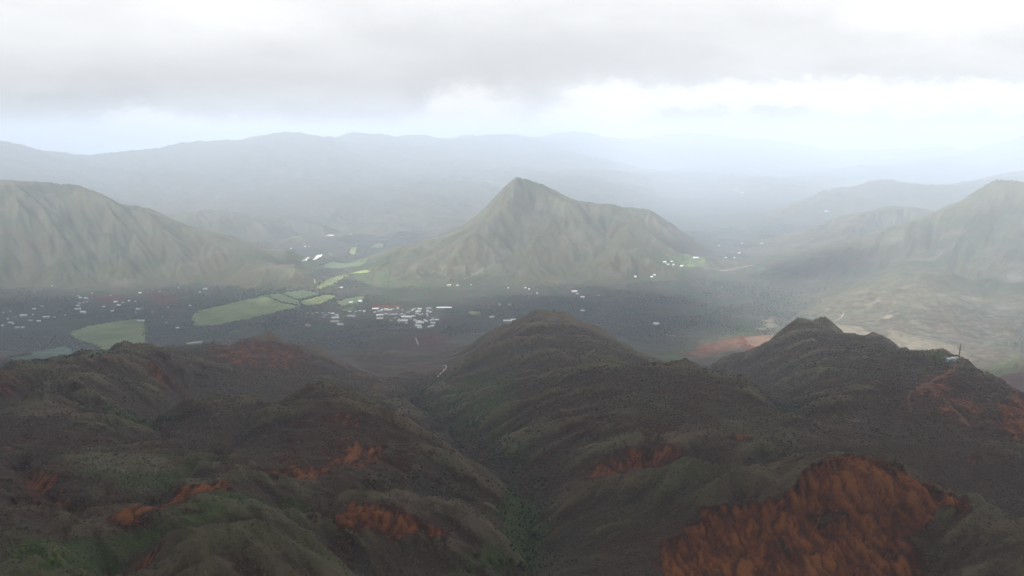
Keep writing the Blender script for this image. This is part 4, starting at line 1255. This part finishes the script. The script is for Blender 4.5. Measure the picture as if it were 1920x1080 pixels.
def plant(name, px, py, meshes, leaf_m, scale, label, cat, group=None):
    x, y, z = at(px, py)
    o = empty(name, (x, y, z), random.uniform(0, 6.28))
    o.scale = (scale, scale, scale * random.uniform(.9, 1.12))
    for nm, me_, m_ in (('trunk', meshes[0], BARK), ('crown', meshes[1], leaf_m)):
        c = bpy.data.objects.new(nm, with_mat(me_, m_)); COL.objects.link(c); c.parent = o
    tag(o, label, cat, group)
CON = tree_meshes('conifer', 9, 2.2, 420, .42, 5, True)
ROUND = [tree_meshes('gully_tree', 7, 3.0, 420, .40, 61 + k) for k in range(3)]
BUSH = [tree_meshes('bush', 3.2, 2.2, 300, .30, 71 + k) for k in range(3)]
plant('conifer_tree', 1020, 851, CON, F_DARK, 1.25, 'dark upright tree in the gully, higher of the two on its right side', 'tree')
plant('conifer_tree', 1021, 876, CON, F_DARK, 1.05, 'dark upright tree in the gully, lower of the two on its right side', 'tree')
for i, (px, py, s) in enumerate(((984,978,1.0),(996,985,.9),(975,990,.8),(988,1000,.9),(1003,972,.7),(968,935,.9),(955,932,.8),(980,955,.8),(1000,1010,.8),(992,1030,.9))):
    plant('gully_tree', px, py, ROUND[i % 3], F_DARK if i % 3 else F_GREEN, s, 'rounded green tree in a row along the central gully bed', 'tree', 'trees along the central gully bed')
for i, (px, py, s) in enumerate(((870,1055,1.0),(895,1050,1.1),(920,1058,.9),(940,1066,1.2),(960,1058,.9),(975,1070,1.1),(905,1074,1.0),(880,1078,.9),(930,1080,1.0),(850,1070,.8),(955,1080,1.0))):
    plant('thicket_tree', px, py, ROUND[(i + 1) % 3], F_DARK if i % 2 else F_GREEN, s, 'leafy tree of the dense grove at the bottom of the gully', 'tree', 'grove at the bottom centre')
for i, (px, py, s) in enumerate(((62,1032,1.0),(85,1036,.9),(104,1046,1.3),(120,1040,.9),(96,1056,1.2),(112,1062,1.1),(128,1054,.8),(40,1033,.8),(28,1045,.7),(78,1062,.9),(150,1045,.7))):
    plant('bright_bush', px, py, BUSH[i % 3], F_BRIGHT, s, 'bright green bush on the lower left slope', 'bush', 'bright green bushes at lower left')

for g_n, what in (('trees along the central gully bed', ('rounded green tree', 'the row along the central gully bed')), ('grove at the bottom centre', ('leafy tree', 'the dense grove at the gully bottom')), ('bright green bushes at lower left', ('bright green bush', 'the clump on the lower left slope'))):
    count_off([o for o in COL.objects if o.get('group') == g_n], what)
# ------------------------------------------------------------------ low cloud overhead: its shade lies on the foreground and the near valley
cloud_mat, t = mat('cloud_vapour')
cv = t.n('ShaderNodeVolumePrincipled', {'Color': (0.78, 0.79, 0.80, 1), 'Density': 0.0098, 'Anisotropy': 0.6})
out(t, None, cv.outputs[0])
def cloud(shadow, z0, thick, label, cell=120.0, soft=800.0, seed=0, ground_z=FLOOR):
    k = (z0 - ground_z) / math.tan(SUN_EL)
    off = (math.sin(SUN_AZ) * k, math.cos(SUN_AZ) * k)
    p = np.array([(a + off[0], b + off[1]) for a, b in shadow])
    xs = np.arange(p[:, 0].min() - cell, p[:, 0].max() + cell, cell); ys = np.arange(p[:, 1].min() - cell, p[:, 1].max() + cell, cell)
    X, Y = np.meshgrid(xs, ys)
    sd = poly_dist(X.ravel(), Y.ravel(), p).reshape(X.shape) + soft * 1.1 * fbm(X / soft / 1.6, Y / soft / 1.6, 4, seed)
    tt = np.clip(sd / soft, 0, 1)
    th = thick * np.sqrt(tt) * (1.0 + 1.1 * fbm(X / 500, Y / 500, 4, seed + 9))
    th = np.maximum(th, 0); inside = tt > 0
    idm = -np.ones(X.shape, int); vs, fs = [], []
    idb = idm.copy()
    cells = []
    for j in range(X.shape[0] - 1):
        for i in range(X.shape[1] - 1):
            if inside[j:j + 2, i:i + 2].any():
                cells.append((j, i))
    used = np.zeros(X.shape, bool)
    for j, i in cells:
        used[j:j + 2, i:i + 2] = True
    for j, i in zip(*np.where(used)):
        idm[j, i] = len(vs)
        h = th[j, i]
        lump = 60 * fbm(X[j:j+1, i] / 300, Y[j:j+1, i] / 300, 3, seed + 4)[0] * min(1, h / 60)
        if h < 2:
            vs.append((X[j, i], Y[j, i], z0)); idb[j, i] = idm[j, i]
        else:
            vs.append((X[j, i], Y[j, i], z0 + h * .75)); idb[j, i] = len(vs); vs.append((X[j, i], Y[j, i], z0 - h * .25 + lump * .4))
    for j, i in cells:
        q1 = (idm[j, i], idm[j, i + 1], idm[j + 1, i + 1], idm[j + 1, i]); q2 = (idb[j, i], idb[j + 1, i], idb[j + 1, i + 1], idb[j, i + 1])
        if q1 != (q2[0], q2[3], q2[2], q2[1]):
            fs.append(q1); fs.append(q2)
    o = mesh_obj('cloud', vs, fs, cloud_mat)
    tag(o, label, 'cloud')
    return o
def far_(l):
    return [(x * 1.5, y * 1.5) for x, y in l]
cloud([(-14000,-12000),(14000,-12000),(14000,1200),(6200,1700),(3500,2300),(2300,2950),(1350,3050),(950,3250),(950,3600),(1250,4200),(1400,4600),(1250,5000),(800,5050),(300,4800),(0,4550),(-450,4480),(-900,4420),(-1140,4550),(-1400,4800),(-1950,4850),(-3000,4900),(-5000,4700),(-8000,4200),(-14000,2800)], 2150, 420, 'broad grey cloud overhead shading the foreground hills', 160, 1000)
cloud([(-9000,-8000),(9000,-8000),(9000,1200),(3000,2000),(1900,2600),(900,2650),(0,2600),(-900,2450),(-2500,2300),(-9000,1800)], 1560, 72, 'added unseen cloud layer dimming the near hills', 130, 500, 21, 200.0)  # extra layer out of view, added to darken the near haze and slopes
cloud(far_([(1050,3380),(1400,3260),(1800,3430),(1880,3640),(1500,3680),(1150,3560)]), 2150, 240, 'small cloud shading the foot of the right mountain', 60, 240, 3)
cloud(far_([(1650,2450),(1850,2480),(1830,2750),(1680,2700)]), 2150, 260, 'small cloud shading the right hand spur', 45, 140, 5)

# ------------------------------------------------------------------ haze
hz_mat, t = mat('haze_air')
vol = t.n('ShaderNodeVolumePrincipled', {'Color': (0.765, 0.86, 1.0, 1), 'Density': 1.10e-4, 'Anisotropy': 0.0})
out(t, None, vol.outputs[0])
hb, ht, hr = FLOOR - 15.0, 1000.0, 60000.0
hv = [(x, y, z) for z in (hb, ht) for x, y in ((-hr, -hr), (hr, -hr), (hr, hr), (-hr, hr))]
haze = mesh_obj('haze', hv, [(0, 3, 2, 1), (4, 5, 6, 7), (0, 1, 5, 4), (1, 2, 6, 5), (2, 3, 7, 6), (3, 0, 4, 7)], hz_mat)
tag(haze, 'pale humid haze filling the valley', kind='stuff')
print('terrain range', H.min(), H.max(), 'ctrl', N)
